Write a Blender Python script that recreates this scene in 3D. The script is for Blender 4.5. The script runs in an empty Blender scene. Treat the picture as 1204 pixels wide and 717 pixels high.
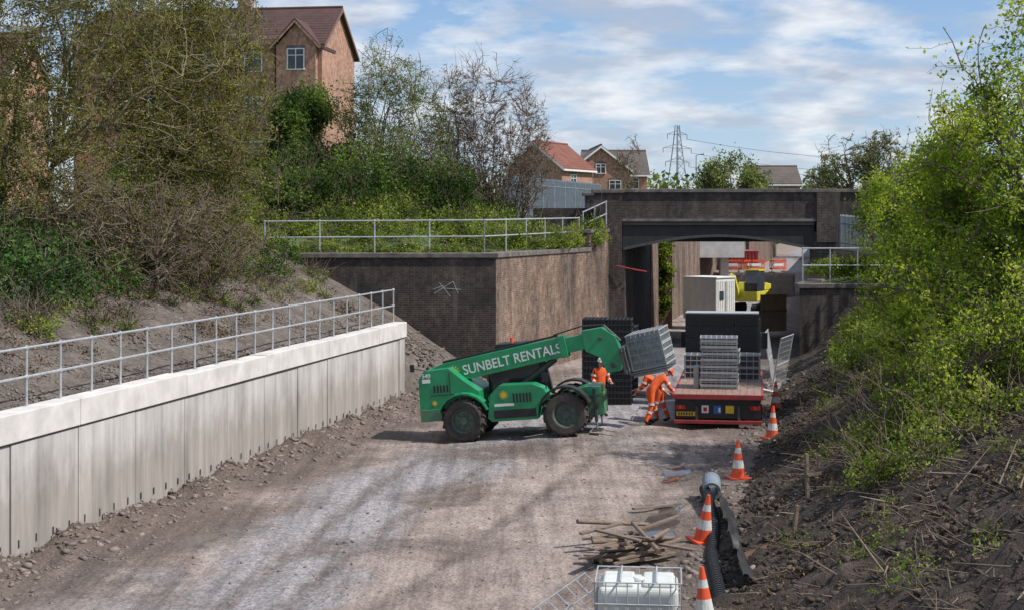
import bpy, math, random
import numpy as np
from mathutils import Vector, Matrix, noise as mn
random.seed(7); RG=np.random.default_rng(11)
scene=bpy.context.scene
SH=0.21   # track bed runs along +Y, drifting 0.21 m in X per metre
# ------------------------------------------------------------------ materials
def newmat(name):
    m=bpy.data.materials.new(name); m.use_nodes=True
    nt=m.node_tree; return m,nt,nt.nodes['Principled BSDF'],nt.links.new
def ramp(nt,stops):
    r=nt.nodes.new('ShaderNodeValToRGB'); e=r.color_ramp.elements
    while len(e)<len(stops): e.new(.5)
    for i,(p,c) in enumerate(stops):
        e[i].position=p; e[i].color=(c[0],c[1],c[2],1) if hasattr(c,'__len__') else (c,c,c,1)
    return r
def coords(nt,kind='Object',sc=(1,1,1)):
    tc=nt.nodes.new('ShaderNodeTexCoord'); mp=nt.nodes.new('ShaderNodeMapping'); mp.inputs['Scale'].default_value=sc
    nt.links.new(tc.outputs[kind],mp.inputs[0]); return mp.outputs[0]
def noi(nt,vec,scale,detail=4,rough=.6):
    n=nt.nodes.new('ShaderNodeTexNoise'); n.inputs['Scale'].default_value=scale; n.inputs['Detail'].default_value=detail; n.inputs['Roughness'].default_value=rough
    nt.links.new(vec,n.inputs['Vector']); return n.outputs['Fac']
def mixc(nt,f,a,b,mode='MIX'):
    m=nt.nodes.new('ShaderNodeMix'); m.data_type='RGBA'; m.blend_type=mode
    for s,i in ((f,0),(a,6),(b,7)):
        if hasattr(s,'is_linked') or hasattr(s,'links'): nt.links.new(s,m.inputs[i])
        elif hasattr(s,'__len__'): m.inputs[i].default_value=(s[0],s[1],s[2],1)
        else: m.inputs[i].default_value=s
    return m.outputs[2]
def bump(nt,bs,h,strength,dist=.02):
    b=nt.nodes.new('ShaderNodeBump'); b.inputs['Strength'].default_value=strength; b.inputs['Distance'].default_value=dist
    nt.links.new(h,b.inputs['Height']); nt.links.new(b.outputs[0],bs.inputs['Normal'])
def M(name,c1,c2=None,scale=4,rough=.7,metal=0,bmp=0,bdist=.02,sc=(1,1,1),lo=.3,hi=.7):
    m,nt,bs,L=newmat(name)
    if c2 is None: c2=tuple(x*.72 for x in c1)
    v=coords(nt,'Object',sc); f=noi(nt,v,scale)
    r=ramp(nt,[(lo,c2),(hi,c1)]); L(f,r.inputs[0]); L(r.outputs[0],bs.inputs['Base Color'])
    bs.inputs['Roughness'].default_value=rough; bs.inputs['Metallic'].default_value=metal
    if bmp: bump(nt,bs,noi(nt,v,scale*6,3),bmp,bdist)
    return m
def brick(name,c1,c2,mortar,tint1,tint2,tscale=.35,bw=.225,bh=.075,ms=.01,streak=False,eff=None):
    m,nt,bs,L=newmat(name); uv=coords(nt,'UV')
    b=nt.nodes.new('ShaderNodeTexBrick'); L(uv,b.inputs['Vector'])
    b.inputs['Color1'].default_value=(*c1,1); b.inputs['Color2'].default_value=(*c2,1); b.inputs['Mortar'].default_value=(*mortar,1)
    b.inputs['Scale'].default_value=1; b.inputs['Brick Width'].default_value=bw; b.inputs['Row Height'].default_value=bh; b.inputs['Mortar Size'].default_value=ms
    f=noi(nt,coords(nt,'Object',(1,1,.4 if streak else 1)),tscale,7,.65); r=ramp(nt,[(.35,tint1),(.62,tint2)]); L(f,r.inputs[0])
    col=mixc(nt,1.0,b.outputs['Color'],r.outputs[0],'MULTIPLY')
    f2=noi(nt,coords(nt,'Object',(1,1,.6)),4.5,5,.75); r2=ramp(nt,[(.32,.5),(.5,.95),(.68,1.55)]); L(f2,r2.inputs[0])
    col=mixc(nt,1.0,col,r2.outputs[0],'MULTIPLY')
    if eff:   # pale lime / efflorescence runs
        f3=noi(nt,coords(nt,'Object',(1.6,1.6,.16)),1.1,6,.7); r3=ramp(nt,[(.56,0.0),(.72,.55)]); L(f3,r3.inputs[0]); col=mixc(nt,r3.outputs[0],col,eff)
    L(col,bs.inputs['Base Color']); bs.inputs['Roughness'].default_value=.85
    return m
def leafmat(name,stops,trans=.35):
    m,nt,bs,L=newmat(name); nt.nodes.remove(bs); out=nt.nodes['Material Output']
    a=nt.nodes.new('ShaderNodeAttribute'); a.attribute_name='rnd'
    r=ramp(nt,stops); L(a.outputs['Fac'],r.inputs[0])
    d=nt.nodes.new('ShaderNodeBsdfDiffuse'); t=nt.nodes.new('ShaderNodeBsdfTranslucent')
    L(r.outputs[0],d.inputs[0])
    tc=mixc(nt,1.0,r.outputs[0],(1.5,1.4,.5),'MULTIPLY'); L(tc,t.inputs[0])
    x=nt.nodes.new('ShaderNodeMixShader'); x.inputs[0].default_value=trans; L(d.outputs[0],x.inputs[1]); L(t.outputs[0],x.inputs[2])
    L(x.outputs[0],out.inputs[0]); return m

DARKBRICK=brick('dark_engineering_brick',(.072,.058,.054),(.035,.030,.030),(.105,.094,.087),(.40,.38,.38),(1.2,1.08,1.0),.45,eff=(.16,.147,.133))
WINGBRICK=brick('sunlit_stained_brick',(.21,.148,.115),(.10,.076,.064),(.22,.19,.165),(.32,.29,.28),(1.3,1.12,1.0),.6,streak=True,eff=(.33,.30,.26))  # lighter copy of the wall brick: sunlight painted into the colour, plus real stains
REDBRICK=brick('red_brick',(.43,.20,.125),(.33,.15,.095),(.42,.34,.28),(.85,.85,.85),(1.05,1.0,.97))
COPE=M('coping_stone',(.20,.175,.155),(.07,.062,.058),3,.9,bmp=.3)
BLACKSTEEL=M('black_painted_girder',(.032,.030,.032),(.014,.013,.014),2,.6)
def concrete():
    m,nt,bs,L=newmat('precast_concrete')
    v=coords(nt,'Object',(1,1,.35)); f=noi(nt,v,.8,6,.62)
    r=ramp(nt,[(.28,(.35,.335,.32)),(.5,(.51,.49,.468)),(.72,(.64,.612,.585))]); L(f,r.inputs[0])
    f2=noi(nt,coords(nt,'Object',(1,1,.07)),4,4); r2=ramp(nt,[(.35,.68),(.6,1.0)]); L(f2,r2.inputs[0])
    c=mixc(nt,.8,r.outputs[0],r2.outputs[0],'MULTIPLY')
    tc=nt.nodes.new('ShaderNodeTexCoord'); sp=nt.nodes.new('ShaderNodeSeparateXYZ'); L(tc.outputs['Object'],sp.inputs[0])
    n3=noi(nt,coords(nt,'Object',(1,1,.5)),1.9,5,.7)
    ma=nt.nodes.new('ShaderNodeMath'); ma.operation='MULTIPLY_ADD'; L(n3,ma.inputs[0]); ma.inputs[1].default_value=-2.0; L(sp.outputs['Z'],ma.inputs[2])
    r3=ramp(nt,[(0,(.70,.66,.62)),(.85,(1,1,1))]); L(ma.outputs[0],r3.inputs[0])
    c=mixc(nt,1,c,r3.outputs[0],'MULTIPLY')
    L(c,bs.inputs['Base Color']); bs.inputs['Roughness'].default_value=.85
    return m
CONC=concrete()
CONC2=M('coping_concrete',(.70,.665,.63),(.50,.475,.45),1.8,.85,bmp=.15)
GALV=M('galvanised_steel',(.60,.62,.63),(.42,.44,.46),6,.45,.5)
GALVD=M('dull_galvanised_steel',(.25,.29,.33),(.17,.20,.23),3,.55,.3)
GREEN=M('green_machine_paint',(.012,.30,.12),(.02,.20,.085),2.5,.35,bmp=.02)
GREEND=M('dusty_green_paint',(.03,.22,.10),(.10,.15,.10),5,.55)
BLACK=M('black_plastic',(.022,.022,.024),(.012,.012,.013),6,.55)
RUB=M('dusty_tyre_rubber',(.085,.073,.063),(.025,.023,.022),5,.9)
DGREY=M('dark_grey_metal',(.09,.09,.09),(.05,.05,.05),5,.6,.2)
WHITE=M('white_paint',(.80,.80,.78),(.66,.66,.64),3,.5)
WPLA=M('white_polyethylene',(.70,.72,.69),(.48,.50,.46),2,.45)
YEL=M('yellow_paint',(.78,.55,.03),(.6,.4,.03),4,.5)
YELG=M('lime_yellow_paint',(.66,.60,.05),(.48,.44,.05),4,.5)
RED=M('red_paint',(.42,.035,.04),(.22,.035,.035),5,.5)
REDL=M('red_lamp_lens',(.5,.015,.01),(.4,.01,.01),5,.25)
BLUE=M('blue_sticker',(.03,.12,.45),(.03,.1,.35),5,.5)
ORANGE=M('hi_vis_orange',(.90,.14,.02),(.58,.08,.02),9,.8,bmp=.3)
ORANGEP=M('orange_plastic',(.80,.10,.03),(.58,.08,.03),5,.5)
SILV=M('reflective_band',(.68,.69,.66),(.45,.45,.43),12,.5)
BOOT=M('boot_leather',(.05,.035,.025),(.025,.02,.015),9,.7)
SKIN=M('skin',(.50,.29,.21),(.42,.22,.15),12,.55)
HAIR=M('hair',(.05,.03,.02),(.03,.02,.01),20,.8)
GLASS=M('window_glass',(.06,.075,.09),(.03,.035,.045),1.5,.08)
RIM=M('dusty_wheel_rim',(.10,.16,.115),(.06,.07,.055),6,.7)
CRATE=M('grey_cellular_plastic',(.40,.42,.42),(.27,.28,.29),5,.7)
CRATEB=M('black_cellular_plastic',(.040,.041,.044),(.018,.018,.02),9,.75)
WOOD=M('weathered_timber',(.27,.20,.15),(.11,.08,.06),3,.85,bmp=.3,sc=(1,6,6))
WOODB=M('lorry_deck_boards',(.34,.22,.17),(.20,.13,.105),2,.75,bmp=.2,sc=(6,1,1))
PLY=M('plywood',(.40,.28,.18),(.28,.2,.13),2,.8)
RUST=M('rusty_steel',(.16,.075,.045),(.07,.035,.025),5,.85)
TWIG=M('twig_bark',(.20,.15,.11),(.10,.075,.055),2,.9)
TWIGG=M('green_grey_twig',(.25,.22,.13),(.13,.11,.065),2,.9)
ROOFB=M('brown_roof_tiles',(.095,.046,.042),(.06,.032,.030),1.2,.85)
ROOFR=M('red_roof_tiles',(.22,.075,.048),(.14,.052,.038),1.2,.85)
ROOFG=M('grey_brown_roof_tiles',(.13,.105,.09),(.085,.07,.062),1.2,.85)
STONE=M('rubble_stone',(.30,.245,.215),(.12,.094,.078),.9,.9)
STONEG=M('gravel_stone',(.25,.205,.175),(.09,.073,.062),1.3,.9)
SOILC=M('soil_clods',(.10,.072,.054),(.035,.027,.021),1.5,.95)
# ------------------------------------------------------------------ mesh helper
def finish_uv(me):
    uvl=me.uv_layers.new(name='UVMap'); n=len(me.loops); 
    co=np.empty(len(me.vertices)*3); me.vertices.foreach_get('co',co); co=co.reshape(-1,3)
    li=np.empty(n,dtype=np.int32); me.loops.foreach_get('vertex_index',li)
    uv=np.zeros((n,2))
    for p in me.polygons:
        nx,ny,nz=p.normal; s=slice(p.loop_start,p.loop_start+p.loop_total); c=co[li[s]]
        if abs(nz)>.8: uv[s,0]=c[:,0]; uv[s,1]=c[:,1]
        else:
            l=math.hypot(nx,ny) or 1; uv[s,0]=-ny/l*c[:,0]+nx/l*c[:,1]; uv[s,1]=c[:,2]
    uvl.data.foreach_set('uv',uv.ravel())
import bmesh
class MB:
    def __init__(s): s.v=[];s.f=[];s.m=[];s.mats=[]
    def add(s,V,F,mat,X=None):
        if mat not in s.mats: s.mats.append(mat)
        k=s.mats.index(mat); o=len(s.v)
        for p in V:
            p=Vector(p); s.v.append(tuple(X@p) if X is not None else tuple(p))
        for f in F: s.f.append([o+i for i in f]); s.m.append(k)
        return s
    def box(s,x0,x1,y0,y1,z0,z1,mat,X=None):
        V=[(x0,y0,z0),(x1,y0,z0),(x1,y1,z0),(x0,y1,z0),(x0,y0,z1),(x1,y0,z1),(x1,y1,z1),(x0,y1,z1)]
        return s.add(V,[(3,2,1,0),(4,5,6,7),(0,1,5,4),(1,2,6,5),(2,3,7,6),(3,0,4,7)],mat,X)
    def poly(s,prof,ax,a,b,mat,X=None):
        def P(u,v,w): return {'x':(w,u,v),'y':(u,w,v),'z':(u,v,w)}[ax]
        n=len(prof); V=[P(u,v,a) for u,v in prof]+[P(u,v,b) for u,v in prof]
        F=[tuple(range(n-1,-1,-1)),tuple(range(n,2*n))]+[(i,(i+1)%n,n+(i+1)%n,n+i) for i in range(n)]
        return s.add(V,F,mat,X)
    def cyl(s,p0,p1,r,mat,r1=None,n=10,X=None):
        p0=Vector(p0);p1=Vector(p1); d=(p1-p0).normalized(); a=d.orthogonal().normalized(); b=d.cross(a); r1=r if r1 is None else r1
        V=[];
        for p,q in ((p0,r),(p1,r1)):
            for i in range(n):
                t=2*math.pi*i/n; V.append(p+a*math.cos(t)*q+b*math.sin(t)*q)
        F=[(i,(i+1)%n,n+(i+1)%n,n+i) for i in range(n)]+[tuple(range(n-1,-1,-1)),tuple(range(n,2*n))]
        return s.add(V,F,mat,X)
    def tube(s,pts,r,mat,n=8,X=None):
        for a,b in zip(pts[:-1],pts[1:]): s.cyl(a,b,r,mat,n=n,X=X)
    def lathe(s,prof,mat,c=(0,0,0),axis='z',n=20,X=None):
        V=[];k=len(prof)
        for i in range(n):
            t=2*math.pi*i/n
            for r,h in prof:
                q=(r*math.cos(t),r*math.sin(t),h) if axis=='z' else ((r*math.cos(t),h,r*math.sin(t)) if axis=='y' else (h,r*math.cos(t),r*math.sin(t)))
                V.append((q[0]+c[0],q[1]+c[1],q[2]+c[2]))
        F=[(i*k+j,((i+1)%n)*k+j,((i+1)%n)*k+j+1,i*k+j+1) for i in range(n) for j in range(k-1)]
        return s.add(V,F,mat,X)
    def obj(s,name,parent=None,bevel=0,loc=None,rot=None,smooth=False):
        me=bpy.data.meshes.new(name); me.from_pydata(s.v,[],s.f)
        for m in s.mats: me.materials.append(m)
        me.polygons.foreach_set('material_index',s.m)
        bm=bmesh.new(); bm.from_mesh(me); bmesh.ops.recalc_face_normals(bm,faces=bm.faces); bm.to_mesh(me); bm.free()
        finish_uv(me)
        if smooth: me.shade_smooth()
        o=bpy.data.objects.new(name,me); scene.collection.objects.link(o)
        if parent: o.parent=parent
        if loc: o.location=loc
        if rot: o.rotation_euler=rot
        if bevel:
            b=o.modifiers.new('Bevel','BEVEL'); b.width=bevel; b.segments=2; b.limit_method='ANGLE'; b.angle_limit=math.radians(40)
        return o
def empty(name,loc=(0,0,0),rot=(0,0,0)):
    o=bpy.data.objects.new(name,None); o.location=loc; o.rotation_euler=rot; scene.collection.objects.link(o); return o
def fast(name,V,F,mats,rnd=None,midx=None,parent=None,smooth=False):
    V=np.asarray(V,dtype=np.float32); F=np.asarray(F,dtype=np.int32); k=F.shape[1]
    me=bpy.data.meshes.new(name); me.vertices.add(len(V)); me.vertices.foreach_set('co',V.ravel())
    me.loops.add(F.size); me.loops.foreach_set('vertex_index',F.ravel())
    me.polygons.add(len(F)); me.polygons.foreach_set('loop_start',np.arange(0,F.size,k,dtype=np.int32))
    try: me.polygons.foreach_set('loop_total',np.full(len(F),k,dtype=np.int32))
    except Exception: pass
    for m in mats: me.materials.append(m)
    if midx is not None: me.polygons.foreach_set('material_index',np.asarray(midx,dtype=np.int32))
    if rnd is not None:
        a=me.attributes.new('rnd','FLOAT','FACE'); a.data.foreach_set('value',np.asarray(rnd,dtype=np.float32))
    me.update(calc_edges=True); me.validate()
    if smooth: me.shade_smooth()
    o=bpy.data.objects.new(name,me); scene.collection.objects.link(o)
    if parent: o.parent=parent
    return o
# ------------------------------------------------------------------ terrain
def nz(x,y,s,k=0): return mn.noise(Vector((x*s,y*s,k)))
def sm(a,b,x):
    x=min(1,max(0,(x-a)/(b-a))); return x*x*(3-2*x)
def floor_z(x,y):
    t=x-SH*y
    z=.045*nz(x,y,.35)+.02*nz(x,y,1.3,5)
    z+=.30*math.exp(-((x-1.9)**2/(2*1.9**2)+(y-42.0)**2/(2*2.6**2)))
    if y<60:
        for k,(rt,w) in enumerate(((-9.9,.22),(-8.1,.22),(-6.4,.25),(-4.6,.22))):
            q=t-(rt+.7*math.sin(y*.11+k*1.3)); z-=.045*math.exp(-q*q/(2*w*w))
    dl=t+14.4
    if 0<dl<2.4 and y<52: z+=.20*math.exp(-dl*dl/1.0)*(1+1.2*nz(x,y,.9,3)+.6*nz(x,y,3,3))
    dr=-2.3-t
    if -1<dr<2.5: z+=.07*math.exp(-dr*dr/1.0)*(1+nz(x,y,1.1,8))
    return z
FR_T=[-400,-60,-32,-27,-22,-19,-15.6,-14.4]; FR_Z=[6.6,6.6,6.6,6.4,5.3,4.0,2.55,2.42]
P2_T=[-400,-32,-27,-22,-19,-16.4,-14.6,-12.6]; P2_Z=[6.6,6.6,6.4,5.3,4.0,2.6,1.3,-.12]
R_D=[-.2,0,.5,2,5,8,12,20,400]; R_Z=[-.12,0,.2,.9,2.55,4.2,5.4,5.7,5.7]
def p2z(y,t):
    z=float(np.interp(t,P2_T,P2_Z))
    if t>-14.75: z=-.2+(z+.2)*sm(51.3,53.8,y)
    return z
def te(y): return float(np.interp(y,[57,71,72],[-12.8,-10.6,-10.2]))
def backz(y,t):
    d=min(te(y)-t,(y-57.5)*1.0) if y<72 else te(y)-t
    z=float(np.interp(d,[0,2,8,14,20],[4.6,4.75,6.0,6.4,6.4]))
    if t<-20.4: z=max(z,float(np.interp(t,P2_T,P2_Z)))
    return z
def zt(x,y):
    t=x-SH*y
    if y<57.4:
        if y>51.3 and t<-12.6: return max(p2z(y,t),floor_z(x,y) if t>-14.4 else -9)
        if t<-14.4: return float(np.interp(t,FR_T,FR_Z))
        if t<-2: return floor_z(x,y)
        return float(np.interp(t+2,R_D,R_Z))
    if t<te(y): return backz(y,t)
    if t<(-2 if y<66.3 else -1): return floor_z(x,y)
    if y<66.3: return float(np.interp(t+2,R_D,R_Z))
    return float(np.interp(t+1,[0,4,10],[3.1,3.8,5.2])) if y<72 else 5.3
GV=[];GF=[];GM=[];attrs={'grav':[],'wet':[],'dark':[]}
def patch(ts,ys,fz,mi,att=None):
    o=len(GV)
    for y in ys:
        for t in ts:
            tt=t(y) if callable(t) else t
            x=tt+SH*y; GV.append((x,y,fz(x,y,tt)))
            a=att(x,y,tt) if att else (0,0,0)
            attrs['grav'].append(a[0]);attrs['wet'].append(a[1]);attrs['dark'].append(a[2])
    n=len(ts)
    for j in range(len(ys)-1):
        for i in range(n-1): GF.append((o+j*n+i,o+j*n+i+1,o+(j+1)*n+i+1,o+(j+1)*n+i)); GM.append(mi)
def fatt(x,y,t):
    c=float(np.interp(y,[18,28,35,42,50,70],[-9.0,-10.2,-10.3,-8.6,-6.5,-6]))
    w=float(np.interp(y,[18,30,42,60],[1.9,1.7,2.3,2.6]))
    g=.85*sm(1.6,.4,abs(t-c)/w+.8*nz(x,y,.5,2)+.4*nz(x,y,1.4,6))
    g=max(g,.5*sm(.1,.45,nz(x,y,.2,7)))
    wt=0
    for (px,py,a,b) in ((3.0,30.6,.38,2.2),(2.5,29.0,.7,.5),(3.9,36.5,.3,1.6),(-5.9,29,.3,.8)):
        wt=max(wt,sm(1.15,.7,math.hypot((x-px-SH*(y-py))/a,(y-py)/b)+.45*nz(x,y,1.6,4)))
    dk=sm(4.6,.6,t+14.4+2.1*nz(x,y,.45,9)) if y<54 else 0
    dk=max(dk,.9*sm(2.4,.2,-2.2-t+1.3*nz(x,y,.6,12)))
    if y<60:
        for k,rt in enumerate((-9.9,-8.1,-6.4,-4.6)):
            q=t-(rt+.7*math.sin(y*.11+k*1.3)); dk=max(dk,.62*math.exp(-q*q/.07))
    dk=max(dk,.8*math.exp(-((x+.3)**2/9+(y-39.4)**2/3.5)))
    dk=max(dk,.65*sm(.05,.45,nz(x,y,.3,21)))
    return g,wt,dk
fy=list(np.arange(-10,20,1.0))+list(np.arange(20,60,.25))+list(np.arange(60,100,1.5))+list(np.arange(100,421,20))
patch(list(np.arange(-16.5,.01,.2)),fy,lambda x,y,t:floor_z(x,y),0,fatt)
rough=lambda z,x,y,a:z+a*nz(x,y,.8,1)+a*.6*nz(x,y,2.7,4)
cy=list(np.arange(-10,51.1,.5))+[51.3]
patch([-400,-120,-60]+list(np.arange(-40,-14.7,.4))+[-14.6],cy,lambda x,y,t:rough(np.interp(t,FR_T,FR_Z),x,y,.09 if t<-14.9 else 0),1)
patch([-400,-120,-60]+list(np.arange(-40,-12.6,.4))+[-12.5],[51.1,51.6,52,53,54,55,56,57,57.4],lambda x,y,t:rough(p2z(y,t),x,y,.1 if y>51.5 else 0),1)
patch([-1500,-400,-120,-60]+list(np.arange(-40,-13.1,.9))+[lambda y:te(y)-.2],[57.3]+list(np.arange(58,72,1))+[72,80,100,140,200,300,420],lambda x,y,t:backz(y,t)+(.1*nz(x,y,.3) if y>58 else 0),3)
rx=lambda x,y,t:rough(np.interp(t+2,R_D,R_Z),x,y,.2 if t>-1.9 else 0)+(.09*nz(x,y,4.0,4)+.05*nz(x,y,9,6) if t>-1.9 else 0)
patch([-2.25]+list(np.arange(-2,7,.14))+list(np.arange(7,12,.5))+[14,18,30,60,400],list(np.arange(-10,16,.5))+list(np.arange(16,42,.14))+list(np.arange(42,66,.4))+[66.3],rx,2)
patch([-1.0,0,1,3,6,10,20,60,400,1500],[66.3,68,70,71.9],lambda x,y,t:np.interp(t+1,[0,4,10],[3.1,3.8,5.2]),3)
patch([-.9,0,1,3,6,10,20,60,400,1500],[72.1,80,100,140,200,300,420],lambda x,y,t:5.3,3)
patch([-2500,-800,-200,0,200,800,2500],[420,700,1500,3000],lambda x,y,t:5.2,3)
def floor_mat():
    m,nt,bs,L=newmat('compacted_dirt'); v=coords(nt)
    A=[]
    for k in ('grav','wet','dark'):
        a=nt.nodes.new('ShaderNodeAttribute'); a.attribute_name=k; A.append(a.outputs['Fac'])
    r=ramp(nt,[(.28,(.19,.142,.12)),(.5,(.31,.245,.212)),(.72,(.42,.345,.305))]); L(noi(nt,v,.7,8,.72),r.inputs[0])
    fine=noi(nt,v,6,6,.8)
    rg=ramp(nt,[(.3,(.17,.157,.163)),(.55,(.325,.302,.307)),(.75,(.49,.46,.46))]); L(fine,rg.inputs[0])
    mid=noi(nt,v,1.9,7,.78)
    ma=nt.nodes.new('ShaderNodeMath'); ma.operation='MULTIPLY_ADD'; L(mid,ma.inputs[0]); ma.inputs[1].default_value=1.6; 
    mb_=nt.nodes.new('ShaderNodeMath'); mb_.operation='SUBTRACT'; L(A[0],mb_.inputs[0]); mb_.inputs[1].default_value=.8; L(mb_.outputs[0],ma.inputs[2])
    rm=ramp(nt,[(.25,0.0),(.85,1.0)]); L(ma.outputs[0],rm.inputs[0])
    c=mixc(nt,rm.outputs[0],r.outputs[0],rg.outputs[0])
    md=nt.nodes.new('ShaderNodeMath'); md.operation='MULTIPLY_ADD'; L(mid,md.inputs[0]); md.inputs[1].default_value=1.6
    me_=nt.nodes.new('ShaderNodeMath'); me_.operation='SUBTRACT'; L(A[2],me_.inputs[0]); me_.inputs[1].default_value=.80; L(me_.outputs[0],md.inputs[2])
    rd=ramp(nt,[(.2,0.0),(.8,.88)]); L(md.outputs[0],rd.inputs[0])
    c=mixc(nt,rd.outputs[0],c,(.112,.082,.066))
    vo=nt.nodes.new('ShaderNodeTexVoronoi'); vo.inputs['Scale'].default_value=14; L(v,vo.inputs['Vector'])
    rv=ramp(nt,[(.0,.55),(.5,1.03),(1,1.45)]); L(vo.outputs['Color'],rv.inputs[0]); c=mixc(nt,.5,c,rv.outputs[0],'MULTIPLY')
    rt=nt.nodes.new('ShaderNodeTexCoord'); mp=nt.nodes.new('ShaderNodeMapping'); L(rt.outputs['Object'],mp.inputs[0]); mp.inputs['Rotation'].default_value=(0,0,math.radians(12)); mp.inputs['Scale'].default_value=(2.2,.12,1)
    r4=ramp(nt,[(.35,.60),(.55,1.0),(.7,1.17)]); L(noi(nt,mp.outputs[0],1.5,6,.65),r4.inputs[0]); c=mixc(nt,.9,c,r4.outputs[0],'MULTIPLY')
    rw=ramp(nt,[(.35,0.0),(.6,1.0)]); L(A[1],rw.inputs[0])
    c=mixc(nt,rw.outputs[0],c,(.09,.07,.058))
    L(c,bs.inputs['Base Color'])
    rr=ramp(nt,[(0,.93),(1,.06)]); L(rw.outputs[0],rr.inputs[0]); L(rr.outputs[0],bs.inputs['Roughness'])
    h=mixc(nt,.35,noi(nt,v,5,6,.75),vo.outputs['Distance'])
    h=mixc(nt,rw.outputs[0],h,(.4,.4,.4)); bump(nt,bs,h,.9,.09); return m
def soil(name,stops,s1,bs_,bd,vs=9):
    m,nt,bs,L=newmat(name); v=coords(nt); r=ramp(nt,stops); L(noi(nt,v,s1,8,.8),r.inputs[0])
    vo=nt.nodes.new('ShaderNodeTexVoronoi'); vo.inputs['Scale'].default_value=vs; L(v,vo.inputs['Vector'])
    rv=ramp(nt,[(0,.5),(.5,1),(1,1.6)]); L(vo.outputs['Color'],rv.inputs[0]); c=mixc(nt,.55,r.outputs[0],rv.outputs[0],'MULTIPLY')
    L(c,bs.inputs['Base Color']); bs.inputs['Roughness'].default_value=.95
    bump(nt,bs,noi(nt,v,vs*.7,5,.8),bs_,bd); return m
GRAVB=soil('gravel_bank',[(.3,(.08,.064,.054)),(.5,(.155,.127,.108)),(.7,(.25,.21,.18))],1.0,.9,.10,14)
SOIL=soil('shade_darkened_soil',[(.32,(.025,.019,.015)),(.5,(.068,.049,.038)),(.70,(.17,.125,.095))],.9,1.0,.25,8)  # brown soil, base colour lowered further to paint in shade on the slope
GRASS=soil('rough_grass',[(.3,(.05,.07,.02)),(.5,(.08,.12,.03)),(.72,(.13,.16,.055))],.8,.6,.05)
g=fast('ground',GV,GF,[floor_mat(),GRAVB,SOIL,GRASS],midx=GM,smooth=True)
for k,vv in attrs.items():
    a=g.data.attributes.new(k,'FLOAT','POINT'); a.data.foreach_set('value',np.array(vv,dtype=np.float32))
# ------------------------------------------------------------------ scatter stones
def stones(name,P,S,mat,flat=.65):
    n=len(P); base=np.array([(-1,-1,-1),(1,-1,-1),(1,1,-1),(-1,1,-1),(-1,-1,1),(1,-1,1),(1,1,1),(-1,1,1)],float)*.5
    V=base[None]*(1+RG.uniform(-.45,.35,(n,8,3))); V=V*(S[:,None,None]*RG.uniform(.6,1.2,(n,1,3))); V[:,:,2]*=flat
    a=RG.uniform(0,6.28,n); c,s=np.cos(a),np.sin(a); b=RG.uniform(-.6,.6,n)
    X=V[:,:,0]*c[:,None]-V[:,:,1]*s[:,None]; Y=V[:,:,0]*s[:,None]+V[:,:,1]*c[:,None]; Z=V[:,:,2]+X*np.sin(b)[:,None]
    V=np.stack([X,Y,Z],2)+P[:,None,:]
    f=np.array([(3,2,1,0),(4,5,6,7),(0,1,5,4),(1,2,6,5),(2,3,7,6),(3,0,4,7)]); F=(f[None]+(np.arange(n)*8)[:,None,None]).reshape(-1,4)
    return fast(name,V.reshape(-1,3),F,[mat])
def scat(n,fn,s0,s1,pw=3.0):
    P=[];S=[]
    while len(P)<n:
        x,y=fn(); s=s0*(s1/s0)**(random.random()**pw); P.append((x,y,zt(x,y)+s*.05)); S.append(s)
    return np.array(P),np.array(S)
def f1():
    y=random.uniform(20,52); t=-14.35+abs(random.gauss(0,.8)); return t+SH*y,y
stones('wall_foot_rubble',*scat(3400,f1,.02,.15),STONE)
def f2():
    y=random.uniform(20,60); t=random.uniform(-13.5,-2.2); return t+SH*y,y
stones('loose_stones',*scat(3500,f2,.015,.07),STONE)
def f3():
    y=random.uniform(24,56); t=-14.9-abs(random.gauss(0,2.6)); return t+SH*y,y
stones('bank_gravel',*scat(12000,f3,.03,.09),STONEG)
def f4():
    y=random.uniform(14,60); t=-2.1+random.gauss(0,.5); return t+SH*y,y
stones('toe_rubble',*scat(1800,f4,.03,.18),STONE)
def f5():
    y=random.uniform(14,56); t=-2+random.random()**1.3*8; return t+SH*y,y
P,S=scat(13000,f5,.03,.13); P[:,2]+=.04; stones('soil_clods',P,S,SOILC)
def f6():
    y=random.uniform(51.6,56.8); t=random.uniform(-15.5,-11.8); return t+SH*y,y
stones('rubble_mound',*scat(1400,f6,.04,.20),STONEG)
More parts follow.
